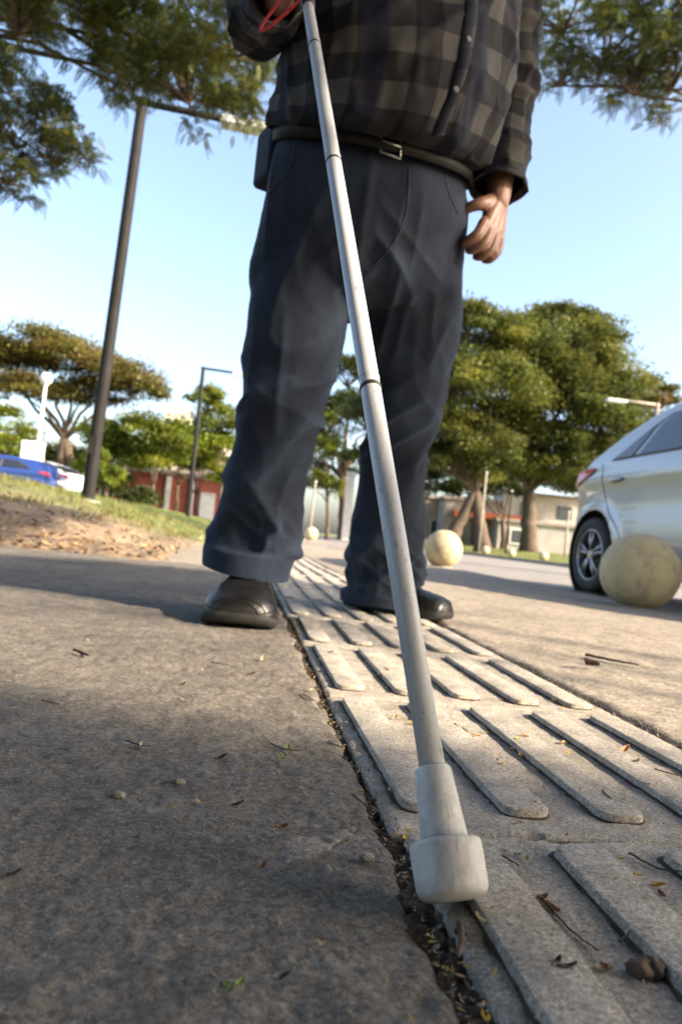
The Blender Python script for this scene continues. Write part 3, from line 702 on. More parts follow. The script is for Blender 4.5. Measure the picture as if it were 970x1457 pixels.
arL = [wring(shp, ud, .070), wring(shp+ud*.45, ud, .068), wring(shp+ud*.85, ud, .064), wring(e_, ud/np.linalg.norm(ud)+fd/np.linalg.norm(fd), .064), wring(e_+fd*.2, fd, .060), wring(e_+fd*.55, fd, .052), wring(e_+fd*.9, fd, .046), wring(e_+fd*1.06, fd, .044), wring(e_+fd*1.07, fd, .040), wring(e_+fd*1.0, fd, .034)]
cloth('sleeve', arL, 80, 110, man, dsl, 0.34, 0.06)

# body: one continuous skin, head, neck, trunk, arms, hands, legs
mb = MB()
def cap_tube(pts, rad, n=12, ns=None):
    P_ = crom(np.column_stack([np.asarray(pts), np.asarray(rad)]), ns or len(pts)*5)
    d0 = P_[0, :3]-P_[1, :3]; d0 /= np.linalg.norm(d0); d1 = P_[-1, :3]-P_[-2, :3]; d1 /= np.linalg.norm(d1)
    st = [np.r_[P_[0, :3]+d0*P_[0, 3]*k, P_[0, 3]*math.sqrt(max(1-k*k, 0.02))] for k in (0.98, 0.8, 0.5)]
    en = [np.r_[P_[-1, :3]+d1*P_[-1, 3]*k, P_[-1, 3]*math.sqrt(max(1-k*k, 0.02))] for k in (0.5, 0.8, 0.98)]
    Q = np.array(st+list(P_)+en); mb.tube(Q[:, :3], Q[:, 3], n)
tc = [ring(430, 250, 1.52, 620, 290, 1.62, .10), ring(430, 120, 1.50, 660, 170, 1.63, .12), ring(440, 0, 1.50, 690, 30, 1.62, .12), ring(450, -45, 1.52, 690, -35, 1.60, .10), ring(530, -90, 1.54, 620, -84, 1.58, .06)]
v, f, _ = loft(tc, 32, 30); mb.add(v, f)
nk = PX(575, -86, 1.555); hd = nk+np.array([0.0, -0.035, 0.175])
cap_tube([nk-np.array([0, 0, .05]), nk+np.array([0, -.01, .04]), nk+np.array([0, -.02, .10])], [.062, .056, .056], 16)
# head facing the camera side, slightly to the right of it
hf = np.array([0.10, -1, -0.05]); hf /= np.linalg.norm(hf); hr = np.cross([0, 0, 1.0], hf); hr /= np.linalg.norm(hr); hu = np.cross(hf, hr)
hrows = [(-.125, .030, .035, .030), (-.112, .048, .052, .022), (-.085, .062, .072, .012), (-.045, .070, .084, .004), (0.0, .076, .094, 0), (.045, .078, .098, -.004), (.080, .070, .088, -.006), (.105, .046, .060, -.006), (.116, .012, .018, -.006)]
hring = [np.concatenate([hd+hu*z+hf*o_, hr*a, hf*b]) for z, a, b, o_ in hrows]
v, f, _ = loft(hring, 32, 40); mb.add(v, f)
cap_tube([hd+hu*.012+hf*.088, hd-hu*.018+hf*.106, hd-hu*.034+hf*.100], [.008, .012, .011], 10)
cap_tube([hd-hu*.036+hf*.090-hr*.014, hd-hu*.036+hf*.096, hd-hu*.036+hf*.090+hr*.014], [.008, .010, .008], 10)
cap_tube([hd-hu*.066+hf*.080-hr*.022, hd-hu*.063+hf*.090, hd-hu*.066+hf*.080+hr*.022], [.005, .007, .005], 10)
cap_tube([hd+hu*.026+hf*.082-hr*.045, hd+hu*.032+hf*.092-hr*.02, hd+hu*.028+hf*.094, hd+hu*.032+hf*.092+hr*.02, hd+hu*.026+hf*.082+hr*.045], [.007]*5, 8)
for s in (-1, 1): cap_tube([hd+hr*s*.078+hu*.022-hf*.006, hd+hr*s*.090-hf*.016, hd+hr*s*.078-hu*.032], [.009, .012, .008], 8)
# his left arm and hooked hand
cap_tube([PX(706, -45, 1.6), PX(725, 60, 1.63), PX(726, 120, 1.65), PX(716, 200, 1.62), PX(711, 262, 1.595), PX(707, 285, 1.585)], [.05, .042, .038, .037, .0290, .0275], 14)
def hand(kn, fingers, thumb, palm):
    for pts, r in palm: cap_tube(pts, r, 12)
    for pts, r in fingers: cap_tube(pts, r, 10)
    cap_tube(thumb[0], thumb[1], 10)
hand(None,
     [([PX(688, 316, 1.552), PX(679, 332, 1.536), PX(666, 342, 1.542), PX(660, 346, 1.565)], [.0122, .0116, .0108, .0098]),
      ([PX(696, 325, 1.562), PX(689, 344, 1.545), PX(675, 354, 1.549), PX(667, 356, 1.572)], [.0124, .0117, .0109, .0098]),
      ([PX(704, 332, 1.576), PX(699, 353, 1.560), PX(686, 364, 1.562), PX(677, 365, 1.584)], [.0122, .0113, .0104, .0094]),
      ([PX(711, 338, 1.594), PX(708, 357, 1.580), PX(697, 369, 1.580), PX(689, 370, 1.600)], [.0108, .0100, .0092, .0084])],
     ([PX(698, 288, 1.575), PX(684, 290, 1.552), PX(670, 294, 1.55), PX(656, 302, 1.56)], [.018, .0150, .0125, .0105]),
     [([PX(706, 285, 1.588), PX(697, 305, 1.568), PX(692, 320, 1.556)], [.024, .018, .0135]), ([PX(707, 285, 1.59), PX(702, 306, 1.578), PX(699, 326, 1.57)], [.024, .019, .0140]),
      ([PX(708, 285, 1.595), PX(707, 306, 1.592), PX(706, 330, 1.585)], [.024, .019, .0138]), ([PX(710, 285, 1.60), PX(711, 306, 1.605), PX(711, 330, 1.602)], [.023, .0165, .0120])])
# his right arm and the hand closed on the grip
cap_tube([PX(430, -60, 1.51), shp+ud*.6, e_, wr+(e_-wr)*0.5, wr+(e_-wr)*0.12, wr], [.05, .044, .040, .038, .029, .028], 14)
pal = []
for k in range(4):
    hgt = HC+ax*(-0.033+0.021*k)
    pal.append(([wr, wr*0.5+(hgt+gx*0.030-gy*0.012)*0.5, hgt+gx*0.030-gy*0.006], [.022, .019, .0125]))
fg = []
for k in range(4):
    hgt = HC+ax*(-0.033+0.021*k); rr_ = 0.0245
    fg.append(([hgt+gx*0.032-gy*0.004, hgt+gx*0.026+gy*0.017, hgt+gx*0.004+gy*0.0255, hgt-gx*0.020+gy*0.013, hgt-gx*0.022-gy*0.008], [.0115, .0110, .0100, .0094, .0088]))
hand(None, fg, ([wr+ax*0.015, HC+ax*0.045+gx*0.028-gy*0.016, HC+ax*0.062+gx*0.002-gy*0.024, HC+ax*0.058-gx*0.020-gy*0.014], [.017, .014, .0115, .0105]), pal)
# legs inside the jeans, down to the ankles
cap_tube([PX(455, 330, 1.57), PX(430, 480, 1.575), PX(402, 570, 1.565), PX(385, 680, 1.62), PX(355, 815, 1.63)], [.075, .065, .052, .046, .036], 14)
cap_tube([PX(575, 335, 1.64), PX(578, 470, 1.69), PX(577, 565, 1.77), PX(558, 690, 1.92), PX(548, 815, 2.0)], [.075, .065, .052, .046, .036], 14)
body = pk('body', np.concatenate(mb.v), mb.f, M['skin']); voxel(body, 0.0030, 2, 0.5)
for s in (-1, 1):
    c_ = hd+hr*s*.031+hu*.008+hf*.0815-MO; mk('eye', *lathe([(-.008, .002), (-.006, .008), (0, .0105), (.006, .008), (.0085, .002)], c_, hf, 14), M['white'], man)
hv = []
for z, a, b, o_ in [(.005, .079, .080, -.030), (.045, .084, .098, -.012), (.082, .078, .094, -.010), (.110, .052, .066, -.008), (.124, .014, .020, -.006)]: hv.append(np.concatenate([hd+hu*z+hf*o_, hr*a, hf*b]))
v, f, _ = loft(hv, 36, 24); vv = v+0.004*vnoise(v*60, 5)[:, None]*hu; pk('hair', vv, f, M['hair'])

# shoes
def shoe(toe, heel, wid, flipz=0.0):
    toe = np.array([*toe, 0.0]); heel = np.array([*heel, 0.0]); L_ = np.linalg.norm(toe-heel); d = (toe-heel)/L_; s = np.array([-d[1], d[0], 0])
    prof = [(0.0, .030, .050, .03), (.03, .040, .085, .0), (.12, .043, .100, 0), (.30, .042, .118, 0), (.42, .043, .110, 0), (.55, .051, .098, 0), (.70, .057, .083, 0), (.84, .057, .074, 0), (.93, .049, .065, 0), (.975, .036, .054, 0), (.993, .020, .044, 0), (1.0, .004, .030, 0)]
    n = 40; an = np.linspace(0, np.pi, n)
    P = np.array([(t*L_, a*wid/0.112, h_) for t, a, h_, _ in prof]); P = crom(P, 60)
    V = []
    for t, a, h_ in P:
        base = heel+d*t; c, sn = np.cos(an), np.sin(an)
        V.append(base+np.sign(c)[:, None]*(np.abs(c)**0.75)[:, None]*a*s+np.array([0, 0, 1.0])*(0.020+(h_-0.02)*sn**0.85)[:, None])
    V = np.concatenate(V); F = [(i*n+j, i*n+j+1, (i+1)*n+j+1, (i+1)*n+j) for i in range(59) for j in range(n-1)]
    F += [tuple(range(n)), tuple(59*n+j for j in range(n-1, -1, -1))]
    # wear creases over the vamp and a toe-cap seam
    tt = np.repeat(P[:, 0]/L_, n); cre = np.exp(-((tt-0.66)/0.07)**2)*np.sin(tt*2*np.pi/0.035+2*vnoise(V*40, 3))*0.0022
    cre -= 0.0025*np.exp(-((tt-0.80)/0.008)**2); cre += 0.0018*fbm(V*45, 3, 8)
    V[:, 2] += cre*(V[:, 2] > 0.035)
    o = pk('shoe', V, F, M['leather'])
    # sole: welt and tread
    rows = []
    for z, k in ((0.001, 0.98), (0.006, 1.02), (0.012, 1.04), (0.019, 1.04), (0.021, 1.01), (0.021, .9)):
        e = []
        for t, a, _ in P: e.append(heel+d*((t/L_-0.5)*L_*(1+0.025*(k-.98)/.07)+0.5*L_)+s*a*k)
        for t, a, _ in P[::-1]: e.append(heel+d*((t/L_-0.5)*L_*(1+0.025*(k-.98)/.07)+0.5*L_)-s*a*k)
        e = np.array(e); e[:, 2] = z+0.010*sstep(0.8, 1.0, np.r_[P[:, 0], P[::-1, 0]]/L_)**2*(1.0); rows.append(e)
    m_ = len(rows[0]); F = [(i*m_+j, i*m_+(j+1) % m_, (i+1)*m_+(j+1) % m_, (i+1)*m_+j) for i in range(5) for j in range(m_)]
    F += [(j, m_-1-j, m_-2-j, j+1) for j in range(59)]
    so_ = mk('sole', np.concatenate(rows)-MO, F, M['sole'], o)
    # cap seam and a stitched line above the welt
    for tq in (0.79, 0.86):
        k = int(tq*59); mk('toe_seam', *tube(V[k*n+3:(k+1)*n-3]+np.array([0, 0, .0006])-MO, .0013, 5), M['belt'], o)
    mk('welt_stitch', *tube(np.r_[V[20*n+4:60*n:n], V[59*n+n-5:19*n:-n]][::1]-MO, .0012, 5), M['belt'], o)
    return o
shoe((0.004, 1.424), (0.030, 1.735), 0.152)
shoe((0.572, 1.862), (0.335, 2.085), 0.120)
# pouch on his belt
pp = PX(388, 222, 1.545); mb = MB(); mb.box(pp-MO*0, (0.05, 0.10, 0.125), 0.35)
po = mk('belt_pouch', np.concatenate(mb.v), mb.f, M['denim'], smooth=False)
bv = po.modifiers.new('b', 'BEVEL'); bv.width = 0.012; bv.segments = 4
tag(po, 'small black pouch clipped to the belt at the hip of the walking person', 'pouch')

# ------------------------------------------------------------------ concrete ball bollards
def mat_ball():
    t = NT('yellowed_ball_paint'); p = t.objc()
    c = t.mix(t.ramp(t.noise(p, 6, 5, 0.6), [(0.35, 0), (0.7, 1)]), (0.50, 0.43, 0.25), (0.38, 0.31, 0.17))
    chip = t.ramp(t.noise(p, 13, 8, 0.75), [(0.53, 0), (0.60, .8)])
    c = t.mix(chip, c, (0.30, 0.26, 0.2))
    sp = t.n('ShaderNodeSeparateXYZ'); t.L(p, sp.inputs[0])
    dirt = t.ramp(t.math('ADD', sp.outputs[2], t.math('MULTIPLY', t.noise(p, 9, 5), 0.22)), [(0.0, 1.0), (0.10, 0.6), (0.2, 0.0)])
    c = t.mix(dirt, c, (0.16, 0.13, 0.09))
    t.setp(Base_Color=c, Roughness=0.7); t.L(t.bump(t.noise(p, 60, 6, 0.7), 0.6, 0.006), t.b.inputs['Normal']); return t.m
M['ball'] = mat_ball()
def ball_mesh(r, seed):
    nu, nv = 64, 40; prof = [(-math.cos(math.pi*k/(nv-1))*r, math.sin(math.pi*k/(nv-1))*r+1e-5) for k in range(nv)]
    v, f = lathe(prof, (0, 0, r*0.96), (0, 0, 1), nu); n = v-np.array([0, 0, r*.96]); n /= np.linalg.norm(n, axis=1)[:, None]
    return v+n*(0.006*fbm(v*5+seed, 4, seed))[:, None], f
bmesh_ = [mdata('ball', *ball_mesh(0.2, s), M['ball']) for s in range(3)]
foot = mdata('footing', *lathe([(-0.03, 0.115), (0.010, 0.115), (0.018, 0.105), (0.018, 0.02)], (0, 0, 0), (0, 0, 1), 28), M['kerb'])
def bollard(x, y, z, k, rz, label, group=None, s=1.0):
    e = empty('ball_bollard', (x, y, z), rz); e.scale = (s, s, s); tag(e, label, 'bollard', group)
    for nm, me in (('ball', bmesh_[k % 3]), ('footing', foot)): link(bpy.data.objects.new(nm, me), e)
bollard(2.06, 3.44, -0.012, 0, 0.3, 'weathered cream concrete ball bollard standing beside the rear wheel of the silver car')
bollard(2.08, 7.2, -0.008, 1, 2.0, 'cream concrete ball bollard half in sun, next along the kerb beyond the silver car')
bollard(2.0, 10.8, -0.004, 2, 1.2, 'cream ball bollard on the kerb line hidden behind the walking person\'s leg')
bollard(1.9, 20.2, -0.004, 0, 4.0, 'small far ball bollard seen on the walk between the person\'s legs')
for k, (x, y) in enumerate(((11.17, 32.2), (11.9, 30.8), (11.9, 27.3), (12.1, 48.9))):
    bollard(x+0.2, y, 0.07, k, k*1.7, 'tiny pale ball bollard on the grass verge across the road', 'ball bollards along the far verge')

# ------------------------------------------------------------------ cars
def mat_paint(name, c, metal=0.35):
    t = NT(name); p = t.objc()
    d = t.ramp(t.noise(p, 7, 5, 0.6), [(0.4, 0.0), (0.8, 0.25)])
    t.setp(Base_Color=t.mix(d, c, tuple(k*0.75 for k in c)), Roughness=0.28, Metallic=metal, Coat_Weight=0.7, Coat_Roughness=0.06)
    t.L(t.bump(t.noise(p, 2.5, 2), 0.05, 0.01), t.b.inputs['Normal']); return t.m
M['silver'] = mat_paint('silver_paint', (0.36, 0.365, 0.375)); M['blue'] = mat_paint('blue_paint', (0.03, 0.07, 0.28)); M['carwhite'] = mat_paint('white_car_paint', (0.8, 0.8, 0.8), 0.0)
M['palecar'] = mat_paint('pale_car_paint', (0.7, 0.7, 0.68), 0.1)
M['carglass'] = simple('car_glass', (0.02, 0.022, 0.03), (0.016, 0.018, 0.025), 3, 0.06, spec=0.9)
M['tyre'] = simple('tyre', (0.02, 0.02, 0.02), (0.035, 0.033, 0.03), 20, 0.8, 0.4, 0.003, 80)
M['alloy'] = simple('alloy', (0.42, 0.42, 0.43), (0.3, 0.3, 0.3), 20, 0.35, metal=0.9)
M['taillamp'] = simple('tail_lamp', (0.55, 0.02, 0.03), (0.4, 0.015, 0.02), 30, 0.15, spec=0.8)
M['trim'] = simple('black_trim', (0.018, 0.018, 0.019), (0.03, 0.03, 0.03), 20, 0.5)
M['headlamp'] = simple('head_lamp', (0.6, 0.62, 0.65), (0.5, 0.5, 0.52), 20, 0.1, spec=0.9)
def make_car(label, paint, loc, rz, k_len=1.0, ztop_pts=None, detail=True):
    car = empty('parked_car', loc, rz); tag(car, label, 'car')
    L = 4.15
    zt = ztop_pts or [(0, .66), (.04, .80), (.10, .96), (.20, 1.045), (.35, 1.12), (.55, 1.215), (.80, 1.33), (1.1, 1.435), (1.45, 1.505), (1.9, 1.525), (2.35, 1.50), (2.7, 1.42), (3.0, 1.22), (3.16, 1.08), (3.4, 1.01), (3.8, .90), (4.02, .78), (4.10, .66), (4.15, .55)]
    zx, zz = np.array(zt).T
    hx, hw = np.array([(0, .66), (.06, .79), (.16, .835), (.35, .865), (.7, .878), (1.2, .885), (3.0, .885), (3.5, .865), (3.85, .80), (4.05, .68), (4.15, .50)]).T
    ztop = lambda x: np.interp(x, zx, zz); P_ = lambda x: np.interp(x, hx, hw)
    zb = lambda x: 1.03+0.03*np.clip((2.0-x)/1.6, -0.5, 1)
    zbot = lambda x: 0.20+0.10*np.clip((0.35-x)/0.35, 0, 1)+0.08*np.clip((x-3.8)/0.35, 0, 1)
    def W(x, z):
        w_ = P_(x)-0.05*np.clip((0.55-z)/0.35, 0, 1)**1.6-0.40*np.maximum(z-zb(x), 0)
        w_ = w_+0.016*np.exp(-((z-0.93)/0.05)**2)-0.010*np.exp(-((z-0.70)/0.10)**2)+0.008*np.exp(-((z-0.42)/0.06)**2)
        for a_ in (0.56, 3.20): w_ = w_+0.022*np.exp(-((np.hypot(x-a_, z-0.31)-0.39)/0.05)**2)
        return w_
    xs = np.unique(np.r_[np.linspace(0, .5, 26), np.linspace(.5, 3.6, 70), np.linspace(3.6, L, 26)]); npz = 44
    sec = []
    for x in xs:
        zt_, z0 = ztop(x), zbot(x); r = min(0.085, (zt_-z0)*0.3); zs = np.linspace(z0, zt_-r, 30)
        pts = [(0.0, z0), (W(x, z0)*0.6, z0)]+[(W(x, z), z) for z in zs]
        wt = W(x, zt_-r)
        for q in range(1, 9):
            a = q/8*math.pi/2; pts.append((wt-r*1.25*(1-math.cos(a)), zt_-r+r*math.sin(a)))
        wl = pts[-1][0]
        for q in (0.66, 0.33, 0.0): pts.append((wl*q, zt_+0.028*(1-q*q)*min(1, (zt_-.5))))
        sec.append(pts)
    S = np.array(sec); k = S.shape[1]
    right = np.stack([np.repeat(xs, k), -S[:, :, 0].ravel(), S[:, :, 1].ravel()], 1).reshape(len(xs), k, 3)
    left = right[:, -2:0:-1].copy(); left[:, :, 1] *= -1
    allp = np.concatenate([right, left], 1); kk = allp.shape[1]
    F = [(i*kk+j, (i+1)*kk+j, (i+1)*kk+(j+1) % kk, i*kk+(j+1) % kk) for i in range(len(xs)-1) for j in range(kk)]
    F += [tuple(range(kk)), tuple((len(xs)-1)*kk+j for j in range(kk-1, -1, -1))]
    body_ = mk('body', allp.reshape(-1, 3), F, M[paint], car)
    # wheel arches
    for ax_x in (0.56, 3.20):
        for s in (-1, 1):
            v, f = lathe([(0, .375), (.34, .375)], (ax_x, s*0.62 if s > 0 else -0.96, 0.31), (0, 1, 0), 40)
            cut = mk('cutter', v, f, M[paint]); cut.matrix_world = car.matrix_basis
            md = body_.modifiers.new('b', 'BOOLEAN'); md.object = cut; md.operation = 'DIFFERENCE'; md.solver = 'EXACT'
    bpy.context.view_layer.update(); dg = bpy.context.evaluated_depsgraph_get()
    me = bpy.data.meshes.new_from_object(body_.evaluated_get(dg))
    cuts = [q.object for q in body_.modifiers]; body_.modifiers.clear(); body_.data = me; me.materials.clear(); me.materials.append(M[paint])
    for c_ in cuts: bpy.data.objects.remove(c_)
    me.shade_smooth()
    try: me.set_sharp_from_angle(angle=R_(35))
    except Exception: pass
    def patch(name, mat, rows, off, parent=car, s=-1, n=14):
        """rows: (z, x0, x1) on the body side"""
        R = crom(rows, max(len(rows)*4, 8)); V = []
        for z, a, b in R:
            x = np.linspace(a, b, n); zz_ = np.full(n, z); V.append(np.stack([x, s*(W(x, zz_)+off), zz_], 1))
        V = np.concatenate(V); nr = len(R); Fp = [tuple(q) for q in grid_faces(nr, n)]
        o = mk(name, V, Fp, mat, parent); sd = o.modifiers.new('s', 'SOLIDIFY'); sd.thickness = 0.006; sd.offset = 0; return o
    def seam(name, pts, s=-1, r=0.0045, mat='trim', off=0.0, parent=body_):
        p = crom(pts, 40); V = np.stack([p[:, 0], s*(W(p[:, 0], p[:, 1])+off), p[:, 1]], 1); return mk(name, *tube(V, r, 6), M[mat], parent)
    for s in (-1, 1):
        patch('window_trim', M['trim'], [(1.072, .76, 2.80), (1.13, .86, 2.74), (1.22, 1.02, 2.62), (1.31, 1.18, 2.50), (1.385, 1.36, 2.36)], 0.003, s=s)
        patch('side_window', M['carglass'], [(1.085, .83, 1.07), (1.13, .90, 1.10), (1.22, 1.06, 1.16), (1.27, 1.155, 1.19)], 0.008, s=s)
        patch('side_window', M['carglass'], [(1.085, 1.10, 1.86), (1.13, 1.13, 1.86), (1.22, 1.19, 1.86), (1.31, 1.26, 1.86), (1.37, 1.40, 1.86)], 0.008, s=s)
        patch('side_window', M['carglass'], [(1.085, 1.92, 2.74), (1.13, 1.92, 2.70), (1.22, 1.92, 2.58), (1.31, 1.92, 2.46), (1.37, 1.92, 2.32)], 0.008, s=s)
        seam('door_seam', [(.62, 1.055), (.66, .95), (.70, .80), (.80, .66), (.96, .52), (1.04, .36), (1.12, .27)], s)
        seam('door_seam', [(1.88, 1.06), (1.885, .7), (1.89, .27)], s)
        seam('door_seam', [(2.86, 1.02), (2.90, .7), (2.86, .27)], s)
        seam('sill_trim', [(0.98, .235), (1.9, .225), (2.80, .235)], s, 0.03, 'trim', -0.012)
        for hx_ in (.80, 2.02):
            hp = np.stack([np.linspace(hx_, hx_+.20, 9), s*(W(np.linspace(hx_, hx_+.20, 9), .905)+0.010+0.016*np.sin(np.linspace(0, np.pi, 9))), np.full(9, .905)+0.006*np.linspace(0, 1, 9)], 1)
            mk('door_handle', *tube(hp, [.010, .017, .020, .020, .020, .020, .018, .015, .010], 10), M['alloy'] if detail else M[paint], car)
        v = patch('tail_lamp', M['taillamp'], [(.89, .07, .12), (.93, .075, .26), (.97, .09, .40), (1.01, .14, .50), (1.035, .24, .52)], 0.012, s=s)
        patch('head_lamp', M['headlamp'], [(.70, 3.85, 4.0), (.76, 3.70, 4.0), (.82, 3.60, 3.92)], 0.008, s=s)
        mp = lathe([(-.05, .02), (-.04, .07), (.03, .085), (.06, .06), (.07, .02)], (2.72, s*(.98), 1.06), (1, 0, 0), 16); mk('wing_mirror', mp[0], mp[1], M[paint], car)
        # bumper reflector line
        seam('bumper_seam', [(.03, .62), (.10, .625), (.19, .62)], s, 0.0035)
    # rear and front screens
    def screen(name, x0, x1, win, off):
        V = []; n = 15
        for x in np.linspace(x0, x1, 14):
            r = .085; wt = W(x, ztop(x)-r)-r*1.25-win
            for y in np.linspace(-wt, wt, n): V.append((x, y, ztop(x)+0.028*(1-(y/(wt+win))**2)*min(1, ztop(x)-.5)+off))
        return mk(name, V, [tuple(q) for q in grid_faces(14, n)], M['carglass'], car)
    screen('rear_window', .36, 1.02, 0.05, 0.006); screen('windscreen', 2.52, 3.10, 0.04, 0.006)
    mb = MB(); mb.box((-0.012, 0, .74), (.02, .50, .12)); mb.build('number_plate', M['white'], car, False)
    # wheels
    for ax_x in (0.56, 3.20):
        for s in (-1, 1):
            c = (ax_x, s*0.80, 0.31); d = (0, s, 0)
            prof = [(-.10, .20), (-.105, .26), (-.095, .295), (-.07, .308), (0.0, .310), (.06, .308), (.085, .298), (.098, .27), (.100, .235), (.090, .212), (.06, .205)]
            wh = mk('wheel', *lathe(prof, c, d, 48, cap=False), M['tyre'], car)
            mb = MB(); v, f = lathe([(.088, .213), (.092, .207), (.085, .200), (.03, .195)], c, d, 48, cap=False); mb.add(v, f)
            for q in range(5):
                for w2 in (-0.16, 0.16):
                    a = q*2*math.pi/5+0.3; p0 = np.array([c[0]+.035*math.cos(a+w2*.6), c[1]+s*.078, c[2]+.035*math.sin(a+w2*.6)]); p1 = np.array([c[0]+.203*math.cos(a+w2), c[1]+s*.072, c[2]+.203*math.sin(a+w2)])
                    mb.tube(np.array([p0, (p0+p1)/2+np.array([0, s*.006, 0]), p1]), [.015, .012, .013], 8)
            v, f = lathe([(.04, .05), (.080, .048), (.088, .03), (.088, .003)], c, d, 24); mb.add(v, f)
            mb.build('rim', M['alloy'], wh)
            mk('brake_disc', *lathe([(.0, .02), (.0, .19), (.01, .19), (.01, .02)], c, d, 32), M['trim'], wh)
            v, f = lathe([(-.20, .10), (-.20, .372), (.085, .372)], c, d, 40, cap=False); mk('arch_liner', v, f, M['trim'], car)
    mb = MB(); mb.box((2.0, 0, .30), (3.2, 1.1, .12)); mb.build('underbody', M['trim'], car, False)
    return car
# car runs along the kerb, nose towards the camera
make_car('silver hatchback parked by the kerb beside the nearest ball bollard', 'silver', (2.83+0.885, 6.05, -0.040), -math.pi/2)
def face(x): return x
make_car('blue estate car parked beyond the grassy mound', 'blue', (*PX(84, 700, 27)[:2], 0.40), math.pi-0.10, detail=False, ztop_pts=[(0, .66), (.04, .84), (.12, 1.02), (.25, 1.25), (.45, 1.40), (.8, 1.47), (1.45, 1.51), (1.9, 1.525), (2.35, 1.50), (2.7, 1.42), (3.0, 1.22), (3.16, 1.08), (3.4, 1.01), (3.8, .90), (4.02, .78), (4.10, .66), (4.15, .55)])
make_car('white hatchback parked just behind the blue car', 'carwhite', (*PX(116, 700, 28)[:2], 0.42), math.pi-0.35, detail=False)
make_car('pale car with only its roof showing over the blue car', 'palecar', (*PX(64, 690, 32.5)[:2], 0.75), math.pi-0.15, detail=False)

# ------------------------------------------------------------------ lamp posts, signs, posts
def gallows(x, y, z, lean, label, group, arm=1.45, adir=(1, 0.05), dark=True):
    e = empty('lamp_post', (x, y, z)); tag(e, label, 'lamp post', group)
    pm = M['pole'] if dark else M['kerb']; Hh = 5.35
    mk('pole', *tube(crom([(0, 0, -.2), (0, 0, .1), (lean*.5, 0, 2.6), (lean, 0, Hh)], 30), np.linspace(.092, .066, 30), 14), pm, e)
    mk('base_plate', *lathe([(-.1, .16), (.03, .16), (.05, .13), (.06, .09)], (0, 0, 0), (0, 0, 1), 20), M['kerb'], e)
    ad = np.array([*adir, 0.0]); ad /= np.linalg.norm(ad); t0 = np.array([lean, 0, Hh-.05])
    mk('arm', *tube(np.array([t0-ad*.08, t0+ad*arm*.5, t0+ad*arm]), .045, 12), pm, e)
    mb = MB(); c = t0+ad*(arm-.12)-np.array([0, 0, .03]); mb.box(c, (.62, .22, .09), math.atan2(ad[1], ad[0])); mb.build('lamp_head', M['lamp_grey'], e, False)
    mb = MB(); mb.box(c-np.array([0, 0, .05]), (.42, .15, .03), math.atan2(ad[1], ad[0])); mb.build('lens', M['lens'], e, False)
    mb = MB(); mb.box((0, -.075, .75), (.09, .02, .22)); mb.build('access_hatch', pm, e, False)
gallows(-2.02, 9.35, 0.28, 0.10, 'tall dark lamp post on the grassy mound, its top among hanging leaves', None)
gallows(-1.96, 24.49, 0.16, -0.04, 'thin dark lamp post standing before the red building', None)
gallows(12.35, 20.5, 0.06, 0.0, 'lamp post whose pale arm reaches out above the silver car', None, adir=(-1, 0.05), dark=False)
g = PX(47, 700, 28.3); e = empty('globe_lamp', (g[0], g[1], 0.33)); tag(e, 'pale globe lamp on a white pole behind the blue car', 'lamp')
mk('pole', *tube(np.array([(0, 0, -.2), (0, 0, 2.4), (0, 0, 4.75)]), [.08, .065, .055], 12), M['white'], e)
mk('globe', *lathe([(-.24*math.cos(math.pi*k/14), .24*math.sin(math.pi*k/14)+.002) for k in range(15)], (0, 0, 4.98), (0, 0, 1), 24), M['lens'], e)
mk('collar', *lathe([(0, .06), (.05, .12), (.10, .12)], (0, 0, 4.68), (0, 0, 1), 16), M['lamp_grey'], e)
g = PX(47, 644, 27.6); e = empty('sign_board', (g[0], g[1], 0.33)); tag(e, 'blank white square sign board on a post behind the blue car', 'sign')
mb = MB(); mb.box((0, 0, g[2]-.33), (.86, .06, .88)); mb.build('panel', M['white'], e, False)
mk('post', *tube(np.array([(0, .06, -.2), (0, .06, g[2])]), .04, 10), M['lamp_grey'], e)
for k, (x, y, d, hh, dark) in enumerate(((681, 778, 34, 3.8, 0), (719, 780, 36, 3.2, 1), (803, 787, 34, 2.3, 0), (440, 765, 33, 2.6, 0))):
    g = PX(x, y, d); zz = 0.2 if x > 600 else 0.0
    e = empty('slim_post', (g[0], g[1], zz)); tag(e, ['slim grey post before the leaning tree trunks', 'slim dark post between the two big trees', 'short grey post by the wall beyond the silver car', 'slim grey post seen between the person\'s legs'][k], 'post')
    mk('shaft', *tube(np.array([(0, 0, -.2), (0, 0, hh*.5), (.02, 0, hh)]), [.055, .05, .045], 10), M['pole'] if dark else M['kerb'], e)
    mk('cap', *lathe([(0, .05), (.02, .07), (.07, .06), (.09, .01)], (.02, 0, hh), (0, 0, 1), 12), M['lamp_grey'], e)
g = PX(497, 700, 40); e = empty('concrete_pillar', (g[0], g[1], 0)); tag(e, 'pale concrete pillar standing beside the green bush between the legs', 'pillar')
mb = MB(); mb.box((0, 0, 1.9), (.42, .42, 3.8)); mb.build('shaft', M['lamp_grey'], e, False); mb = MB(); mb.box((0, 0, 3.85), (.56, .56, .12)); mb.build('capital', M['lamp_grey'], e, False)

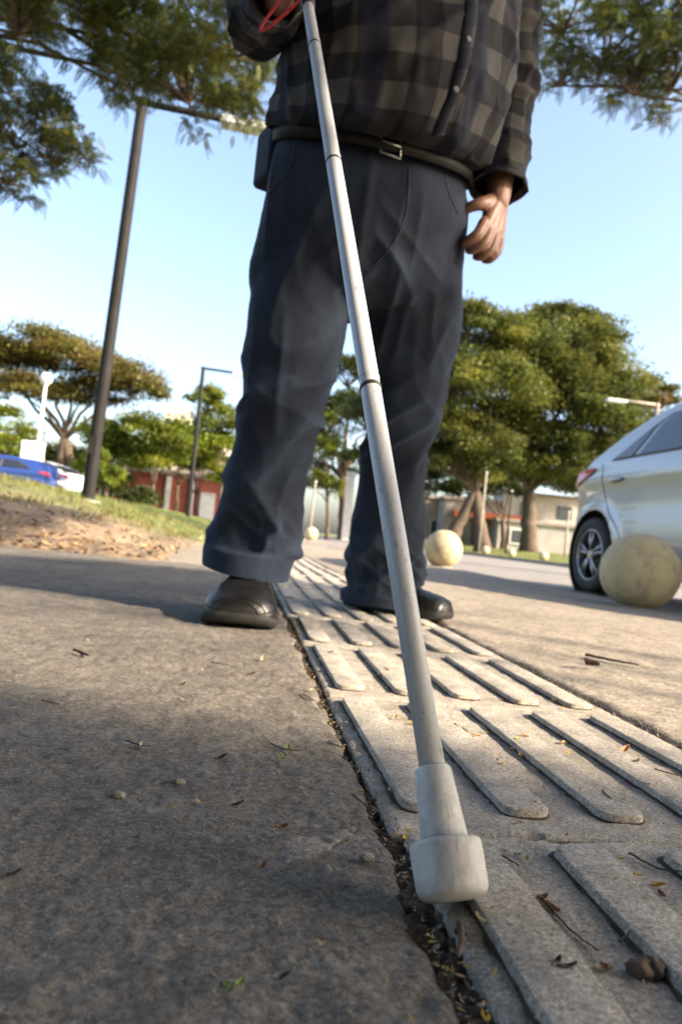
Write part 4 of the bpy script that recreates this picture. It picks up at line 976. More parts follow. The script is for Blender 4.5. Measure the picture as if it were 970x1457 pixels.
# ------------------------------------------------------------------ buildings
M['redwall'] = simple('red_brick_paint', (0.38, 0.10, 0.07), (0.30, 0.075, 0.055), 3, 0.85)
M['cream'] = simple('cream_render', (0.66, 0.58, 0.46), (0.56, 0.49, 0.39), 1.5, 0.85)
M['greywall'] = simple('grey_render', (0.36, 0.34, 0.32), (0.27, 0.26, 0.25), 1.2, 0.9)
M['beige'] = simple('beige_render', (0.45, 0.38, 0.29), (0.38, 0.31, 0.23), 1.2, 0.9)
M['offwhite'] = simple('off_white_render', (0.50, 0.48, 0.44), (0.42, 0.40, 0.36), 1.5, 0.85)
M['orange'] = simple('orange_awning', (0.55, 0.16, 0.06), (0.45, 0.12, 0.05), 3, 0.8)
M['roof'] = simple('roof_sheet', (0.30, 0.25, 0.22), (0.24, 0.2, 0.18), 2, 0.8)
M['window'] = simple('window_glass', (0.05, 0.06, 0.07), (0.035, 0.04, 0.05), 1, 0.1, spec=0.8)
def building(name, label, cen, rz, W_, D_, H_, wall, wins, z0=0.0, roofm='roof', extra=None):
    e = empty(name, (cen[0], cen[1], z0), rz); tag(e, label, 'building')
    mb = MB(); mb.box((0, D_/2, H_/2-.3), (W_, D_, H_+.6)); mb.build('wall', M[wall], e, False)
    mb = MB(); mb.box((0, D_/2, H_+.12), (W_+.4, D_+.4, .24)); mb.build('roof', M[roofm], e, False)
    for (x, z, ww, hh) in wins:
        mb = MB()
        for sx_ in (-1, 1): mb.box((x+sx_*(ww/2+.04), -.03, z), (.08, .12, hh+.16))
        for sz in (-1, 1): mb.box((x, -.03, z+sz*(hh/2+.04)), (ww, .12, .08))
        wf = mb.build('window', M['white'], e, False)
        mb = MB(); mb.box((x, -.012, z), (ww, .03, hh)); mb.build('pane', M['window'], wf, False)
    return e
g = PX(225, 745, 46); rb = building('red_building', 'low red building with white pillars behind the young trees', g, R_(4), 10.5, 6, 3.1, 'redwall', [(x, 1.35, .75, 1.5) for x in (-3.4, -1.1, 3.0)], -0.05)
for x in (-4.9, -2.3, 0.4, 1.9, 4.6):
    mb = MB(); mb.box((x, -.10, 1.5), (.34, .22, 3.0)); mb.build('pillar', M['white'], rb, False)
mb = MB(); mb.box((3.0, -.12, 1.0), (.95, .10, 2.1)); mb.build('door', M['white'], rb, False)
mb = MB(); mb.box((2.6, 2.5, 4.3), (5.0, 4.5, 2.2)); mb.build('upper_storey', M['cream'], rb, False)
for x in (1.2, 2.9, 4.4):
    mb = MB(); mb.box((x, .22, 4.3), (.8, .06, 1.0)); mb.build('window', M['window'], rb, False)
for k, (x, y, d, w_, h_) in enumerate(((232, 600, 210, 7, 42), (262, 612, 230, 9, 38), (305, 640, 190, 12, 24))):
    g = PX(x, 745, d); building('tower_block', ['pale tower block far behind the red building, the narrowest', 'pale tower block far off, beside the narrowest tower', 'lower broad far block above the young trees'][k], g, R_(-5+5*k), w_, 9, h_*0.80, 'cream', [(xx, zz, 1.3, 1.5) for xx in np.arange(-w_/2+1.6, w_/2-1, 2.3) for zz in np.arange(h_*.35, h_*.76, 3.0)], -0.2)
g = PX(612, 770, 62); building('beige_building', 'low beige building behind the trunks across the road', g, R_(-6), 9, 6, 4.2, 'beige', [(-2.5, 1.6, 1.4, 1.3), (0.6, 1.6, 1.4, 1.3), (3.0, 1.6, 1.0, 1.3)], 0.2)
g = PX(705, 775, 58); ob = building('shop_building', 'dark grey shop front with an orange awning behind the trees', g, R_(-8), 9, 6, 4.0, 'greywall', [(-2.4, 1.4, 2.2, 2.0), (1.0, 1.4, 2.2, 2.0)], 0.25)
mb = MB(); mb.box((-.6, -.7, 2.85), (6.4, 1.3, .5)); mb.build('awning', M['orange'], ob, False)
g = PX(790, 780, 54); building('grey_building', 'grey walled building with a white upper storey beyond the silver car', g, R_(-10), 9, 6, 2.4, 'greywall', [(-3, 1.3, 1.0, 1.0), (2, 1.3, 1.0, 1.0)], 0.3)
mb = MB(); g2 = PX(800, 780, 57); e = empty('white_building', (g2[0], g2[1], .3), R_(-10)); tag(e, 'white building rising behind the grey wall across the road', 'building')
mb.box((0, 3, 2.2), (10, 5, 5.4)); mb.build('wall', M['offwhite'], e, False); mb = MB(); mb.box((0, 3, 5.0), (10.4, 5.4, .2)); mb.build('roof', M['roof'], e, False)
for x in (-3, 0, 3):
    mb = MB(); mb.box((x, .48, 3.7), (1.2, .06, 1.1)); mb.build('window', M['window'], e, False)

# ------------------------------------------------------------------ trees
PAL = {'olive': [(0.085, 0.108, 0.032), (0.12, 0.138, 0.036), (0.055, 0.08, 0.028), (0.165, 0.165, 0.04)],
       'fresh': [(0.11, 0.15, 0.02), (0.15, 0.18, 0.025), (0.08, 0.12, 0.02), (0.17, 0.18, 0.03)],
       'rust': [(0.16, 0.125, 0.04), (0.12, 0.125, 0.035), (0.18, 0.12, 0.05), (0.10, 0.115, 0.03), (0.15, 0.145, 0.035)],
       'dark': [(0.045, 0.06, 0.016), (0.06, 0.075, 0.02), (0.035, 0.05, 0.015)],
       'over': [(0.06, 0.08, 0.025), (0.085, 0.105, 0.03), (0.045, 0.065, 0.025), (0.13, 0.13, 0.03)],
       'grass': [(0.10, 0.14, 0.02), (0.14, 0.16, 0.03), (0.17, 0.15, 0.05), (0.20, 0.16, 0.08)]}
def unit(r, n):
    v = r.normal(size=(n, 3)); return v/np.linalg.norm(v, axis=1)[:, None]
def leafquads(P, D, S, L, Wd):
    n = len(P); L = np.broadcast_to(L, (n,))[:, None]; Wd = np.broadcast_to(Wd, (n,))[:, None]
    nrm = np.cross(D, S)
    V = np.stack([P, P+D*L*.5+S*Wd*.5, P+D*L-nrm*L*.12, P+D*L*.5-S*Wd*.5], 1).reshape(-1, 3)
    return V, np.arange(4*n).reshape(n, 4)
def tint(r, pal, n, clump):
    c = np.array(PAL[pal]); k = r.integers(0, len(c), n); base = c[k]
    cl = c[clump % len(c)]; out = base*.45+cl*.55
    return out*r.uniform(.75, 1.25, n)[:, None]*(0.52+0.9*hsh(clump, clump*0, clump*0, 3))[:, None]
def branches(mb, r, base, fork, tips, r0, wob=.12, n=7):
    for t in tips:
        L = np.linalg.norm(t-fork); k = 7; u = np.linspace(0, 1, k)[:, None]
        sag = np.array([0, 0, 1.0])*(np.sin(u*np.pi)*L*.10)
        p = fork+(t-fork)*u+sag+r.normal(0, wob*L*.25, (k, 3))*np.sin(u*np.pi)
        mb.tube(p, np.linspace(r0, r0*.22, k), n)
def tree(name, label, base, trunk_r, fork, blobs, nleaf, leaf, pal, seed, cat='tree', group=None, sprays=False, clumps=16, gaps=None, lean=0.0, stems=None, limb=1.0, spread=.19):
    """blobs: (centre, radii) of foliage masses; every mass is filled with clumps of leaves"""
    r = np.random.default_rng(seed); e = empty(name, base); tag(e, label, cat, group); B = np.asarray(base, float)
    mb = MB(); fork = np.asarray(fork, float)
    for st in (stems or [B]):
        st = np.asarray(st, float); u = np.linspace(0, 1, 9)[:, None]
        p = st+(fork-st)*u+np.array([lean, 0, 0])*np.sin(u*np.pi)*1.0+r.normal(0, .03, (9, 3))*np.linalg.norm(fork-st)*.4*np.sin(u*np.pi)
        p[0, 2] -= .15
        mb.tube(p, np.linspace(trunk_r*1.25, trunk_r*.8, 9)*np.r_[1.25, 1.05, np.ones(7)], 12)
    Vs, Qs, Cs = [], [], []; nv = 0
    tot = sum(b[1][0]*b[1][1]+b[1][0]*b[1][2]+b[1][1]*b[1][2] for b in blobs)
    for c, rad in blobs:
        c = np.asarray(c, float); rad = np.asarray(rad, float)
        area = rad[0]*rad[1]+rad[0]*rad[2]+rad[1]*rad[2]; n = int(nleaf*area/tot)
        nc = max(6, int(clumps)); d = unit(r, nc); d[:, 2] = np.where(d[:, 2] < -.35, -d[:, 2], d[:, 2])
        cc = c+d*rad*r.uniform(.55, 1.0, nc)[:, None]
        branches(mb, r, B, fork, [c-np.array([0, 0, rad[2]*.3])], trunk_r*.55*limb)
        tips = cc[gaps(cc)] if gaps else cc
        branches(mb, r, B, c-np.array([0, 0, rad[2]*.3]), tips[:14], trunk_r*.16*limb, n=5)
        w_ = r.uniform(.4, 1.6, nc); k = r.choice(nc, n, p=w_/w_.sum())
        sg = rad*(spread if not sprays else .165)
        off = np.clip(r.normal(size=(n, 3)), -1.7, 1.7)*sg*np.array([1, 1, .6])*r.uniform(.6, 1.3, nc)[k][:, None]
        P = cc[k]+off
        D = unit(r, n); D[:, 2] *= .55; D[:, 2] -= .15; D /= np.linalg.norm(D, axis=1)[:, None]
        S = np.cross(D, unit(r, n)*.6+np.array([0, 0, 1.0])); S /= np.linalg.norm(S, axis=1)[:, None]+1e-9
        cl_id = k+int(abs(c.sum())*7)
        if sprays:
            m_ = 11; t_ = np.linspace(.1, 1, m_); Ls = r.uniform(.6, 1.2, n)*leaf*6
            Pn = (P[:, None]+D[:, None]*(t_[None, :, None]*Ls[:, None, None])+np.array([0, 0, -1.0])*(t_**2*.22)[None, :, None]*Ls[:, None, None])
            for sd in (-1, 1):
                DD = (S[:, None]*sd+D[:, None]*.5+0*Pn).reshape(-1, 3); DD /= np.linalg.norm(DD, axis=1)[:, None]
                SS = np.repeat(D, m_, 0); PP = Pn.reshape(-1, 3)
                v, q = leafquads(PP, DD, SS, leaf*1.25*np.tile(np.sin(t_*2.6+.35), n), leaf*.5); Vs.append(v); Qs.append(q+nv); nv += len(v)
                Cs.append(np.repeat(tint(r, pal, n*m_, np.repeat(cl_id, m_)), 4, 0))
        else:
            v, q = leafquads(P, D, S, leaf*r.uniform(.6, 1.4, n), leaf*.62*r.uniform(.7, 1.2, n)); Vs.append(v); Qs.append(q+nv); nv += len(v)
            Cs.append(np.repeat(tint(r, pal, n, cl_id), 4, 0))
    V = np.concatenate(Vs); Q = np.concatenate(Qs); C_ = np.concatenate(Cs)
    if gaps:
        ctr = V[Q[:, 0]]
        Q = Q[gaps(ctr)]
    tk = mb.build('trunk', M['bark'], None); tk.parent = e
    tk.data.transform(Matrix.Translation(-Vector(B)))
    fastmesh('crown', V-B, Q, M['leaf'], e, False, C_); return e
def bl(x, y, d, rx, ry, rz): return (PX(x, y, d), (rx, ry, rz))
# the two broad trees across the road
g = PX(668, 775, 38); tree('broad_tree', 'broad spreading tree with two leaning trunks across the road', (g[0], g[1], .4), .34, PX(676, 700, 38),
     [bl(670, 480, 38, 2.6, 3, 1.7), bl(610, 540, 38, 2.8, 3, 2.0), bl(700, 560, 36.5, 3.0, 2.6, 2.2), bl(640, 620, 37, 2.6, 2.6, 1.5), bl(560, 600, 39, 2.6, 2.6, 1.8), bl(735, 520, 38.5, 2.6, 3, 2.2), bl(690, 640, 36.5, 2.2, 2.2, 1.3), bl(640, 665, 37.5, 2.4, 2.2, 1.3), bl(600, 600, 37, 2.4, 2.4, 1.8), bl(655, 560, 36, 2.4, 2.2, 1.8), bl(655, 455, 38.5, 1.6, 2, .9)], 120000, .19, 'olive', 11, clumps=34, limb=.8,
     stems=[(g[0]-1.2, g[1], .35), (g[0]+.6, g[1]-.4, .35)])
g = PX(752, 778, 41); tree('broad_tree', 'large round yellow-green tree behind the silver car and across the road', (g[0], g[1], .45), .42, PX(752, 700, 41),
     [bl(760, 500, 41, 3.2, 3.4, 2.2), bl(820, 510, 41, 3.0, 3.2, 2.2), bl(800, 590, 39.5, 3.4, 3, 2.3), bl(850, 570, 41, 2.6, 3, 2.6), bl(770, 630, 40, 2.6, 2.6, 1.4), bl(840, 650, 41, 2.3, 2.6, 1.2), bl(720, 610, 41, 2.2, 2.6, 1.6), bl(790, 670, 40, 2.6, 2.4, 1.3), bl(730, 665, 40.5, 2.4, 2.4, 1.2), bl(780, 550, 38.6, 3, 2.4, 2.0), bl(860, 620, 40, 2.2, 2.4, 1.6), bl(790, 465, 41.5, 2.6, 2.6, 1.1)], 130000, .20, 'olive', 12, clumps=34, limb=.8)
for k, (x, d, bls) in enumerate(((600, 56, [(590, 690, 2.6, 1.6), (620, 660, 2.6, 2.0), (560, 680, 2.4, 1.8)]), (715, 52, [(700, 690, 2.6, 1.5), (735, 660, 2.6, 1.8), (670, 700, 2.2, 1.2)]), (850, 56, [(840, 690, 3.0, 2.0), (880, 660, 2.8, 2.4), (810, 690, 2.6, 1.6)]))):
    g = PX(x, 785, d); tree('back_tree', ['low dark tree behind the beige building', 'low dark tree filling the gap between the two big trees', 'low dark tree rising behind the white building'][k], (g[0], g[1], .4), .2, PX(x, 740, d), [(PX(a, b, d), (c_, c_, e_)) for a, b, c_, e_ in bls], 12000, .30, 'dark', 60+k, spread=.25)
g = PX(905, 780, 62); tree('far_tree', 'brownish tree far off above the roof of the silver car', (g[0], g[1], .4), .35, PX(905, 680, 62), [bl(900, 560, 62, 3.4, 3, 2.2), bl(940, 600, 62, 3.2, 3, 2.4), bl(870, 590, 62, 2.8, 3, 2.2)], 9000, .34, 'rust', 13)
g = PX(490, 762, 52); tree('dark_tree', 'dark green tree showing between the person\'s legs', (g[0], g[1], .1), .35, PX(488, 680, 52), [bl(495, 540, 52, 2.6, 3, 2.0), bl(470, 600, 52, 3.0, 3, 2.2), bl(520, 600, 53, 3, 3, 2.2), bl(480, 660, 51, 3, 3, 1.7), bl(440, 640, 52, 2.6, 3, 2)], 14000, .30, 'dark', 14)
g = PX(466, 762, 36); tree('sapling', 'bright yellow-green sapling showing between the person\'s legs', (g[0], g[1], 0), .10, PX(466, 715, 36), [bl(466, 700, 36, .9, .9, .9), bl(462, 640, 36, .8, .8, .8), bl(470, 600, 36.5, .5, .6, .6), bl(448, 690, 36, .9, .9, .8)], 4200, .17, 'fresh', 15)
# left background
g = PX(96, 690, 38); tree('umbrella_tree', 'wide umbrella-shaped tree with rusty crown beyond the parked cars', (g[0], g[1], .4), .30, PX(92, 625, 38),
     [bl(20, 510, 38, 2.4, 3, 1.1), bl(60, 500, 37, 2.6, 3, 1.1), bl(110, 520, 38, 2.6, 3, 1.0), bl(160, 535, 38, 2.2, 2.6, .9), bl(195, 555, 38, 1.5, 2.4, .8), bl(40, 560, 37, 2.2, 2.6, .9), bl(120, 560, 39, 2.4, 2.4, .8), bl(-30, 520, 38, 2.4, 2.8, 1.4)], 60000, .18, 'rust', 16, clumps=30, spread=.25, limb=.7,
     stems=[(g[0]-.5, g[1], .4), (g[0]+.7, g[1], .4)])
g = PX(-10, 700, 34); tree('leafy_tree', 'green tree at the foot of the umbrella tree behind the cars', (g[0], g[1], .4), .18, PX(-8, 650, 34), [bl(-10, 600, 34, 2.0, 2, 1.0), bl(25, 625, 34, 1.3, 1.6, .8), bl(5, 645, 33.5, 1.5, 1.4, .7)], 7000, .18, 'fresh', 17)
for k, (x, d, bls) in enumerate((
        (150, 34, [(150, 625, 1.2, 1.0), (175, 650, 1.2, 1.0), (135, 665, .9, .9)]), (215, 33, [(205, 615, 1.4, .9), (240, 635, 1.3, .9), (220, 660, 1.3, .8)]),
        (250, 38, [(255, 645, 1.5, .8), (285, 660, 1.4, .8)]), (312, 35, [(310, 600, 1.2, 1.1), (320, 640, 1.3, 1.0), (295, 570, .9, .8), (318, 680, .9, .6)]))):
    g = PX(x, 740, d); tree('young_tree', ['young fresh-green tree just beside the tall dark lamp post', 'young fresh-green tree behind the dark round shrub', 'low young tree between the red building and the thin lamp post', 'sparse tall young tree behind the thin dark lamp post'][k], (g[0], g[1], .05), .10, PX(x+3, 690, d), [(PX(a, b, d), (c_, c_*1.1, e_)) for a, b, c_, e_ in bls], 9000, .19, 'fresh', 20+k, spread=.26, group='young trees before the red building')
for k, (x, d, bls) in enumerate(((60, 44, [(30, 660, 2.0, 1.1), (75, 650, 1.8, 1.0), (110, 660, 1.6, 1.0)]), (185, 42, [(165, 640, 1.8, 1.2), (200, 650, 1.8, 1.2), (150, 690, 1.6, .9)]), (280, 43, [(265, 620, 1.6, 1.1), (300, 640, 1.6, 1.2), (240, 660, 1.6, .9)]))):
    g = PX(x, 740, d); tree('back_tree', ['dense low tree behind the globe lamp', 'dense tree behind the young trees by the lamp post', 'dense tree rising at the corner of the red building'][k], (g[0], g[1], .1), .14, PX(x, 705, d), [(PX(a, b, d), (c_, c_, e_)) for a, b, c_, e_ in bls], 9000, .22, ['olive', 'fresh', 'fresh'][k], 70+k, spread=.26)
g = PX(195, 740, 30); tree('shrub', 'dark round shrub in front of the red building', (g[0], g[1], .1), .09, PX(195, 725, 30), [bl(195, 708, 30, .8, .8, .6), bl(180, 715, 30, .6, .6, .5), bl(212, 712, 30, .6, .6, .5)], 4200, .12, 'dark', 27, 'shrub')
g = PX(152, 720, 26); tree('shrub', 'green shrub beside the tall dark lamp post', (g[0], g[1], .3), .06, PX(150, 700, 26), [bl(147, 690, 26, .55, .6, .55), bl(160, 680, 26, .5, .6, .5), bl(140, 655, 26.5, .5, .5, .5)], 3600, .11, 'fresh', 28, 'shrub')
# trees overhead: trunks stand outside the picture, their branches hang into it
tree('overhanging_tree', 'feathery-leaved tree whose branches hang across the tall dark lamp post', (-6.8, 6.5, .38), .30, (-5.6, 6.3, 3.6),
     [bl(210, 50, 6.2, .70, .7, .36), bl(270, 130, 6.0, .52, .6, .34), bl(335, 60, 6.4, .50, .6, .50), bl(175, 110, 6.3, .34, .5, .30), bl(330, 150, 6.2, .28, .4, .20), bl(25, 30, 5.5, .42, .5, .34), bl(60, -20, 5.6, .45, .5, .3), bl(270, -20, 6.5, .9, .8, .4),
      bl(-60, -60, 6.5, 1.4, 1.2, .6)], 11000, .026, 'over', 31, sprays=True, clumps=22, limb=.30)
tree('overhanging_tree', 'pale feathery branch hanging low over the grassy mound', (-5.6, 3.2, .16), .20, (-5.0, 3.6, 3.2),
     [bl(25, 195, 5.0, .42, .5, .26), bl(85, 225, 5.1, .30, .4, .20), bl(10, 255, 5.0, .26, .4, .14), bl(60, 160, 5.2, .3, .4, .2), bl(-60, 150, 5.0, .6, .6, .4)], 2200, .022, 'over', 32, sprays=True, clumps=14, limb=.22)
def lit_gap(ctr):
    """leaves whose shadow would fall on the sunlit part of the walk are cut away, shaping the unseen crowns for their shade"""
    G = ctr-SUN*(ctr[:, 2:]/SUN[2]); wob = 0.10*vnoise(np.column_stack([G[:, :2]*3.0, G[:, 0]*0]), 71)+0.05*vnoise(np.column_stack([G[:, :2]*9.0, G[:, 0]*0]), 72)
    line = np.interp(G[:, 0], [-1.5, -.22, .0, .12, .34, 2.5], [.86, .63, .52, .46, .49, .56])
    legshade = (G[:, 1] > 2.06+wob*.4) & (G[:, 1] < 2.8) & (G[:, 0] > -.62+wob*.4) & (G[:, 0] < .30)
    return legshade | ~((G[:, 0] > -1.55+wob) & (G[:, 0] < 4) & (G[:, 1] > line+wob) & (G[:, 1] < 12))
tree('roadside_tree', 'leafy tree hanging over the road behind the silver car', (12.4, 8.4, .1), .38, (11.8, 8.4, 4.6),
     [bl(800, 30, 8.6, .8, .9, .5), bl(860, 80, 8.4, .75, .8, .5), bl(930, 40, 8.2, .9, .9, .6), bl(900, 120, 8.4, .5, .6, .4), bl(955, 110, 8.4, .6, .7, .5), bl(800, 110, 8.6, .35, .5, .35), bl(1050, 20, 8.4, 1.2, 1.2, .9), ((9.5, 8.4, 7.0), (2, 2, 1.2)), ((12, 9, 7.6), (2.6, 2.4, 1.5))], 11000, .034, 'over', 33, sprays=True, clumps=22, limb=.3)
tree('roadside_tree', 'tall shade tree outside the picture across the road', (12.6, -5.4, .1), .38, (12.2, -5.2, 4.4),
     [((11.0, -5.9, 6.3), (2.6, 2.4, 1.5)), ((12.6, -5.0, 7.8), (2.6, 2.4, 1.5)), ((9.3, -3.3, 7.2), (1.9, 1.9, 1.2)), ((10.4, -3.6, 6.6), (1.5, 1.5, 1.0)), ((11.6, -3.4, 8.0), (2.0, 2.0, 1.2)), ((13.6, -7.0, 7.0), (2.6, 2.4, 1.5))], 95000, .25, 'olive', 34, clumps=40, gaps=lit_gap, spread=.30, limb=.22)  # crown masses placed and cut to shape the shade on walk and person

tree('added_shade_tree', 'added big leafy tree, unseen behind the viewpoint, blocking sky light', (-3.6, -3.2, 0), .36, (-3.0, -2.9, 3.2),
     [((-1.5, -2.2, 5.2), (2.4, 2.2, 1.0)), ((1.6, -2.6, 5.2), (2.4, 2.2, 1.0)), ((-1.0, .4, 5.6), (2.0, 1.6, .8)), ((1.6, .3, 5.4), (2.0, 1.5, .8)), ((-3.6, -4.2, 5.6), (2.4, 2.2, 1.2)), ((-4.6, -.6, 5.6), (2.2, 2.0, 1.0)), ((0.2, -5.0, 5.0), (2.4, 2.2, 1.2)), ((-2.6, -6, 4), (2.4, 2, 1.4)), ((1.6, -6.2, 3.6), (2, 1.6, 1.2)), ((-1.6, 2.4, 6.0), (1.8, 1.5, .7)), ((1.6, 2.4, 6.0), (1.8, 1.5, .7)), ((-.2, -1, 4.6), (2.4, 1.6, .6))], 90000, .28, 'olive', 35, clumps=40, spread=.30, gaps=lit_gap, limb=.5)  # canopy added over the viewpoint to cut the sky fill

tree('added_hedge', 'added leafy screen, unseen behind the viewpoint, cutting sky light', (0, -1.5, 0), .05, (0, -1.5, .4),
     [((x, -1.5, z), (.75, .5, .6)) for x in np.arange(-3, 3.2, .9) for z in (.65, 1.55)], 30000, .09, 'dark', 36, 'added_hedge', clumps=24, spread=.3)  # added unseen greenery that blocks sky light from behind

# ------------------------------------------------------------------ grass on the verge, and far lawn
def grass(name, n, area, zf, hh, seed, pal='grass'):
    r = np.random.default_rng(seed); P = area(r, n); P = np.column_stack([P, zf(P[:, :1], P[:, 1:2]).ravel()])
    D = r.normal(size=(n, 3))*.45+np.array([0, 0, 1.0]); D /= np.linalg.norm(D, axis=1)[:, None]
    S = np.cross(D, r.normal(size=(n, 3))); S /= np.linalg.norm(S, axis=1)[:, None]
    v, q = leafquads(P, D, S, hh*r.uniform(.5, 1.4, n), hh*.10*r.uniform(.7, 1.3, n))
    c = np.repeat(tint(r, pal, n, r.integers(0, 4, n)), 4, 0)
    o = fastmesh(name, v, q, M['grass'], None, False, c); tag(o, 'short grass growing on the verge', 'grass', kind='stuff'); return o
def ar1(r, n):
    Y = 4.0+r.random(n*3)**1.5*26; X = -0.5-r.random(n*3)*(1.2+Y*.62)
    p = np.stack([X*.9, Y*.9, X*0], 1); k = (fbm(p, 4, 3)*.6+sstep(4.5, 8.0, Y)+0.4*fbm(p*3, 2, 8)) > .62
    return np.stack([X[k], Y[k]], 1)[:n]
P0 = ar1(np.random.default_rng(5), 26000)
grass('grass', len(P0), lambda r, n: P0, vergeZ, .075, 51)
def ar2(r, n): return np.stack([11.3+r.random(n)**1.4*9, 12+r.random(n)*44], 1)
grass('grass', 16000, ar2, farZ, .10, 52)

n = 3200; rv = np.random.default_rng(64); Y = 3.4+rv.random(n)**1.6*9; X = -.38-rv.random(n)*(.8+.6*Y)
P = np.column_stack([X, Y, vergeZ(X[:, None], Y[:, None]).ravel()+.012]); D = unit(rv, n); D[:, 2] *= .4; D /= np.linalg.norm(D, axis=1)[:, None]
S = np.cross(D, unit(rv, n)*.6+np.array([0, 0, 1.])); S /= np.linalg.norm(S, axis=1)[:, None]
v, q = leafquads(P, D, S, rv.uniform(.02, .07, n), rv.uniform(.012, .035, n))
cc = np.array([(.22, .13, .06), (.12, .07, .04), (.35, .25, .13), (.42, .33, .2), (.08, .05, .03)])[rv.integers(0, 5, n)]
tag(fastmesh('leaf_litter', v, q, M['litter'], None, False, np.repeat(cc, 4, 0)), 'dry brown leaves strewn over the earth of the verge', 'litter', kind='stuff')

# ------------------------------------------------------------------ litter on the walk
LV = {}
def leaf_mesh(key, L, Wd, curl, colr, seed):
    n, m_ = 9, 5; r = np.random.default_rng(seed); V = []
    for a in np.linspace(0, 1, n):
        wd = Wd*.5*math.sin(math.pi*min(1, a*.94+.04))**.8
        for b in np.linspace(-1, 1, m_): V.append((b*wd, (a-.5)*L, curl*L*(abs(b)**1.4*.35+(a-.45)**2*1.2)+r.normal(0, L*.012)))
    me = mdata('fallen_leaf', V, [tuple(q) for q in grid_faces(n, m_)], M['litter'])
    at = me.attributes.new('tint', 'FLOAT_COLOR', 'POINT')
    c4 = np.ones((len(V), 4), np.float32); c4[:, :3] = np.array(colr)*r.uniform(.75, 1.25, (len(V), 1)); at.data.foreach_set('color', c4.ravel())
    LV[key] = me
leaf_mesh('yellow', .013, .0065, .25, (.62, .40, .03), 1); leaf_mesh('ochre', .014, .006, .4, (.42, .27, .06), 2); leaf_mesh('brown', .016, .008, .5, (.16, .085, .04), 3)
leaf_mesh('green', .012, .006, .4, (.16, .22, .04), 4); leaf_mesh('pale', .015, .005, .5, (.45, .38, .24), 5); leaf_mesh('orange', .030, .010, .35, (.40, .20, .10), 6); leaf_mesh('dark', .018, .006, .45, (.05, .035, .025), 7)
LL = {'yellow': 'small yellow fallen leaflet lying on the tactile tiles', 'ochre': 'dry ochre leaflet lying on the tactile tiles', 'brown': 'curled brown leaf lying on the paving', 'green': 'small green leaflet lying on the paving', 'pale': 'pale straw-coloured leaflet lying on the paving', 'orange': 'long orange-brown dry leaf lying across the tile bars', 'dark': 'dark curled dead leaf lying on the paving'}
def top_at(x, y):
    """height of the walking surface"""
    if TX0 < x < TX1:
        u = ((x-TX0-0.0365+0.0188) % 0.0815); yy = ((y-0.495) % TILE)
        return 0.0068 if (u < 0.0375 and .035 < yy < .37) else 0.0012
    return -0.006 if GAP_L-.002 < x < TX0 else 0.0012
r = np.random.default_rng(99)
def litter(kind, px, py, s=1.0):
    g = GND(px, py); o = bpy.data.objects.new('fallen_leaf', LV[kind]); link(o)
    o.location = (g[0], g[1], top_at(g[0], g[1])+.0012); o.rotation_euler = (r.normal(0, .2), r.normal(0, .2), r.uniform(0, 6.28)); s *= .72; o.scale = (s, s, s)
    tag(o, LL[kind], 'leaf', None if kind == 'orange' else kind+' fallen leaves on the walk')
for a in (('yellow', 652, 1091, 1.0), ('yellow', 578, 1186, .8), ('yellow', 576, 1198, .8), ('yellow', 573, 1025, .9), ('yellow', 722, 1104, .8), ('yellow', 884, 1226, .7), ('yellow', 585, 1030, .8), ('yellow', 735, 1062, .9),
          ('yellow', 690, 1045, .8), ('yellow', 823, 1135, .6), ('yellow', 905, 1250, .7), ('ochre', 732, 1070, 1), ('ochre', 742, 1080, 1), ('ochre', 676, 1050, 1), ('ochre', 808, 1075, .9), ('ochre', 562, 1024, .9), ('ochre', 590, 1033, 1), ('ochre', 875, 1240, .9),
          ('ochre', 893, 1262, 1), ('ochre', 935, 1265, .8), ('ochre', 745, 1058, .9), ('ochre', 712, 1100, .8), ('ochre', 660, 1045, .9), ('ochre', 800, 1060, .9), ('ochre', 800, 1010, .9), ('ochre', 790, 1000, .9),
          ('brown', 400, 1183, .8), ('brown', 372, 1240, .7), ('brown', 540, 965, 1), ('brown', 548, 960, .8), ('brown', 905, 1095, .8), ('brown', 655, 1340, .9), ('brown', 770, 1285, .8), ('brown', 785, 1300, .8), ('brown', 940, 1280, .7), ('brown', 470, 935, .8), ('brown', 800, 1355, .7), ('brown', 860, 1385, .8),
          ('green', 398, 1083, 1), ('green', 404, 1078, .9), ('green', 410, 1068, 1.0), ('green', 262, 976, 1.3), ('green', 322, 1412, .8), ('green', 340, 1408, .8), ('green', 735, 1222, .8), ('green', 748, 1228, .8), ('green', 350, 1100, .8),
          ('pale', 373, 941, 1.4), ('pale', 680, 1330, .8), ('pale', 857, 1388, .9), ('pale', 555, 1130, .9), ('pale', 200, 1065, .8), ('pale', 920, 1128, .8), ('pale', 720, 1215, .7), ('pale', 440, 985, .9), ('pale', 260, 1000, .8), ('orange', 887, 1072, 1.0),
          ('dark', 314, 1083, .9), ('dark', 338, 1150, .7), ('dark', 357, 962, .9), ('dark', 805, 1402, .8), ('dark', 790, 1395, .7), ('dark', 117, 934, .9), ('dark', 20, 1250, .6), ('dark', 400, 1400, .6)):
    litter(*a)
def twig(pts, rad, label, group='thin twigs on the walk'):
    p = []
    for x, y in pts:
        g = GND(x, y); p.append((g[0], g[1], top_at(g[0], g[1])+rad*1.6))
    p = np.array(p); p[:, 2] = np.maximum(p[:, 2], p[:, 2].max()-.004); p = crom(p, 14); p[:, 2] += .0006*np.abs(np.sin(np.arange(14)))
    c = p.mean(0); o = mk('twig', *tube(p-c, np.linspace(rad, rad*.5, 14), 6), M['twig']); o.location = c; tag(o, label, 'twig', group)
TW = 'thin dry twig lying on the paving'
twig([(105, 929), (118, 934), (126, 938)], .0022, 'short forked twig on the sunlit concrete', None); twig([(128, 930), (121, 936)], .0014, TW)
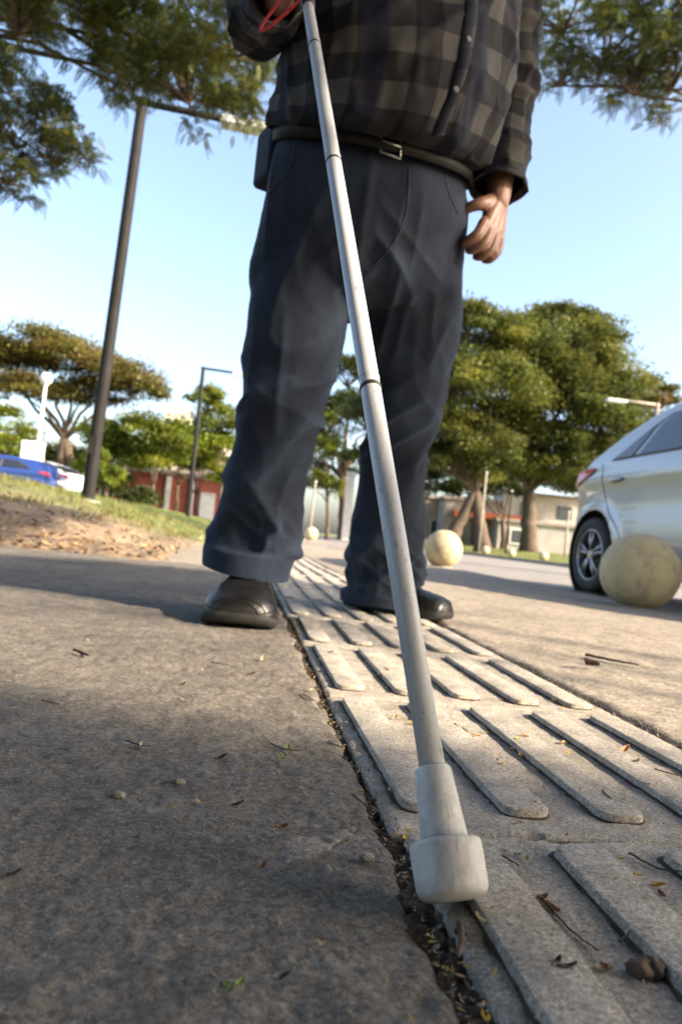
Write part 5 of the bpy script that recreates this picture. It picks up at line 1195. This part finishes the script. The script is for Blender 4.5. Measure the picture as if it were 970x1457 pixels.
for t in ([(180, 1058), (200, 1065), (215, 1066)], [(385, 1062), (405, 1070), (430, 1072)], [(696, 1213), (715, 1224), (738, 1238)], [(850, 1120), (858, 1142), (868, 1150)], [(893, 1222), (935, 1245), (968, 1258)], [(770, 1285), (810, 1330), (850, 1360)], [(880, 1352), (900, 1340)],
          [(500, 1135), (520, 1152), (530, 1170)], [(465, 1060), (488, 1068)], [(930, 1098), (965, 1108)], [(645, 1040), (665, 1046)], [(300, 945), (325, 949)], [(60, 1000), (85, 1006)], [(430, 990), (448, 1001)]): twig(t, .0008, TW)
twig([(832, 936), (870, 944), (908, 951)], .0035, 'long thin branch lying on the walk right of the tiles', None)
twig([(832, 952), (852, 956)], .0085, 'short dark stub of wood lying right of the tiles', None)
twig([(652, 1330), (655, 1352), (650, 1376)], .0024, 'brown stick wedged upright in the crack by the cane tip', None)
# lumps
for px, py, s, lab, mt in ((917, 1392, .0052, 'dark knobbly clod lying between two tile bars', 'twig'), (168, 1136, .0016, 'pale chip of stone on the left slab', 'mortar'), (254, 1117, .0015, 'small grey stone chip on the left slab', 'mortar'), (520, 1225, .0016, 'small stone chip at the crumbled slab edge', 'mortar')):
    g = GND(px, py); v, f = ball_mesh(s, 3); v = v*np.array([1.4, 1, .75]); v += (np.stack([vnoise(v/s*1.3, 7), vnoise(v/s*1.3+9, 8), vnoise(v/s*1.3+4, 9)], 1))*s*.4
    o = mk('stone_chip' if mt != 'twig' else 'clod', v, f, M[mt]); o.location = (g[0], g[1], top_at(g[0], g[1])); tag(o, lab, 'stone' if mt != 'twig' else 'clod')
# crumbs: in the cracks and between the bars
n = 2600; side = r.random(n)
Y = .2*(3/.2)**r.random(n); X = np.where(side < .36, r.normal(.1230, .0040, n), np.where(side < .6, r.normal(TX1+.006, .006, n), np.where(side < .85, r.uniform(TX0, TX1, n), r.uniform(-.7, .11, n))))
P = np.stack([X, Y, np.array([top_at(a, b) for a, b in zip(X, Y)])+.0015], 1); D = unit(r, n); D[:, 2] *= .35; D /= np.linalg.norm(D, axis=1)[:, None]
S = np.cross(D, unit(r, n)*.5+np.array([0, 0, 1.])); S /= np.linalg.norm(S, axis=1)[:, None]
v, q = leafquads(P, D, S, r.uniform(.0015, .007, n), r.uniform(.0008, .0024, n))
cc = np.array([(.10, .07, .045), (.05, .035, .025), (.30, .21, .10), (.42, .28, .05), (.16, .12, .08), (.35, .30, .22)])[r.integers(0, 6, n)]
o = fastmesh('leaf_crumbs', v, q, M['litter'], None, False, np.repeat(cc, 4, 0)); tag(o, 'crumbs of dry leaves and dirt in the joints of the paving', 'litter', kind='stuff')
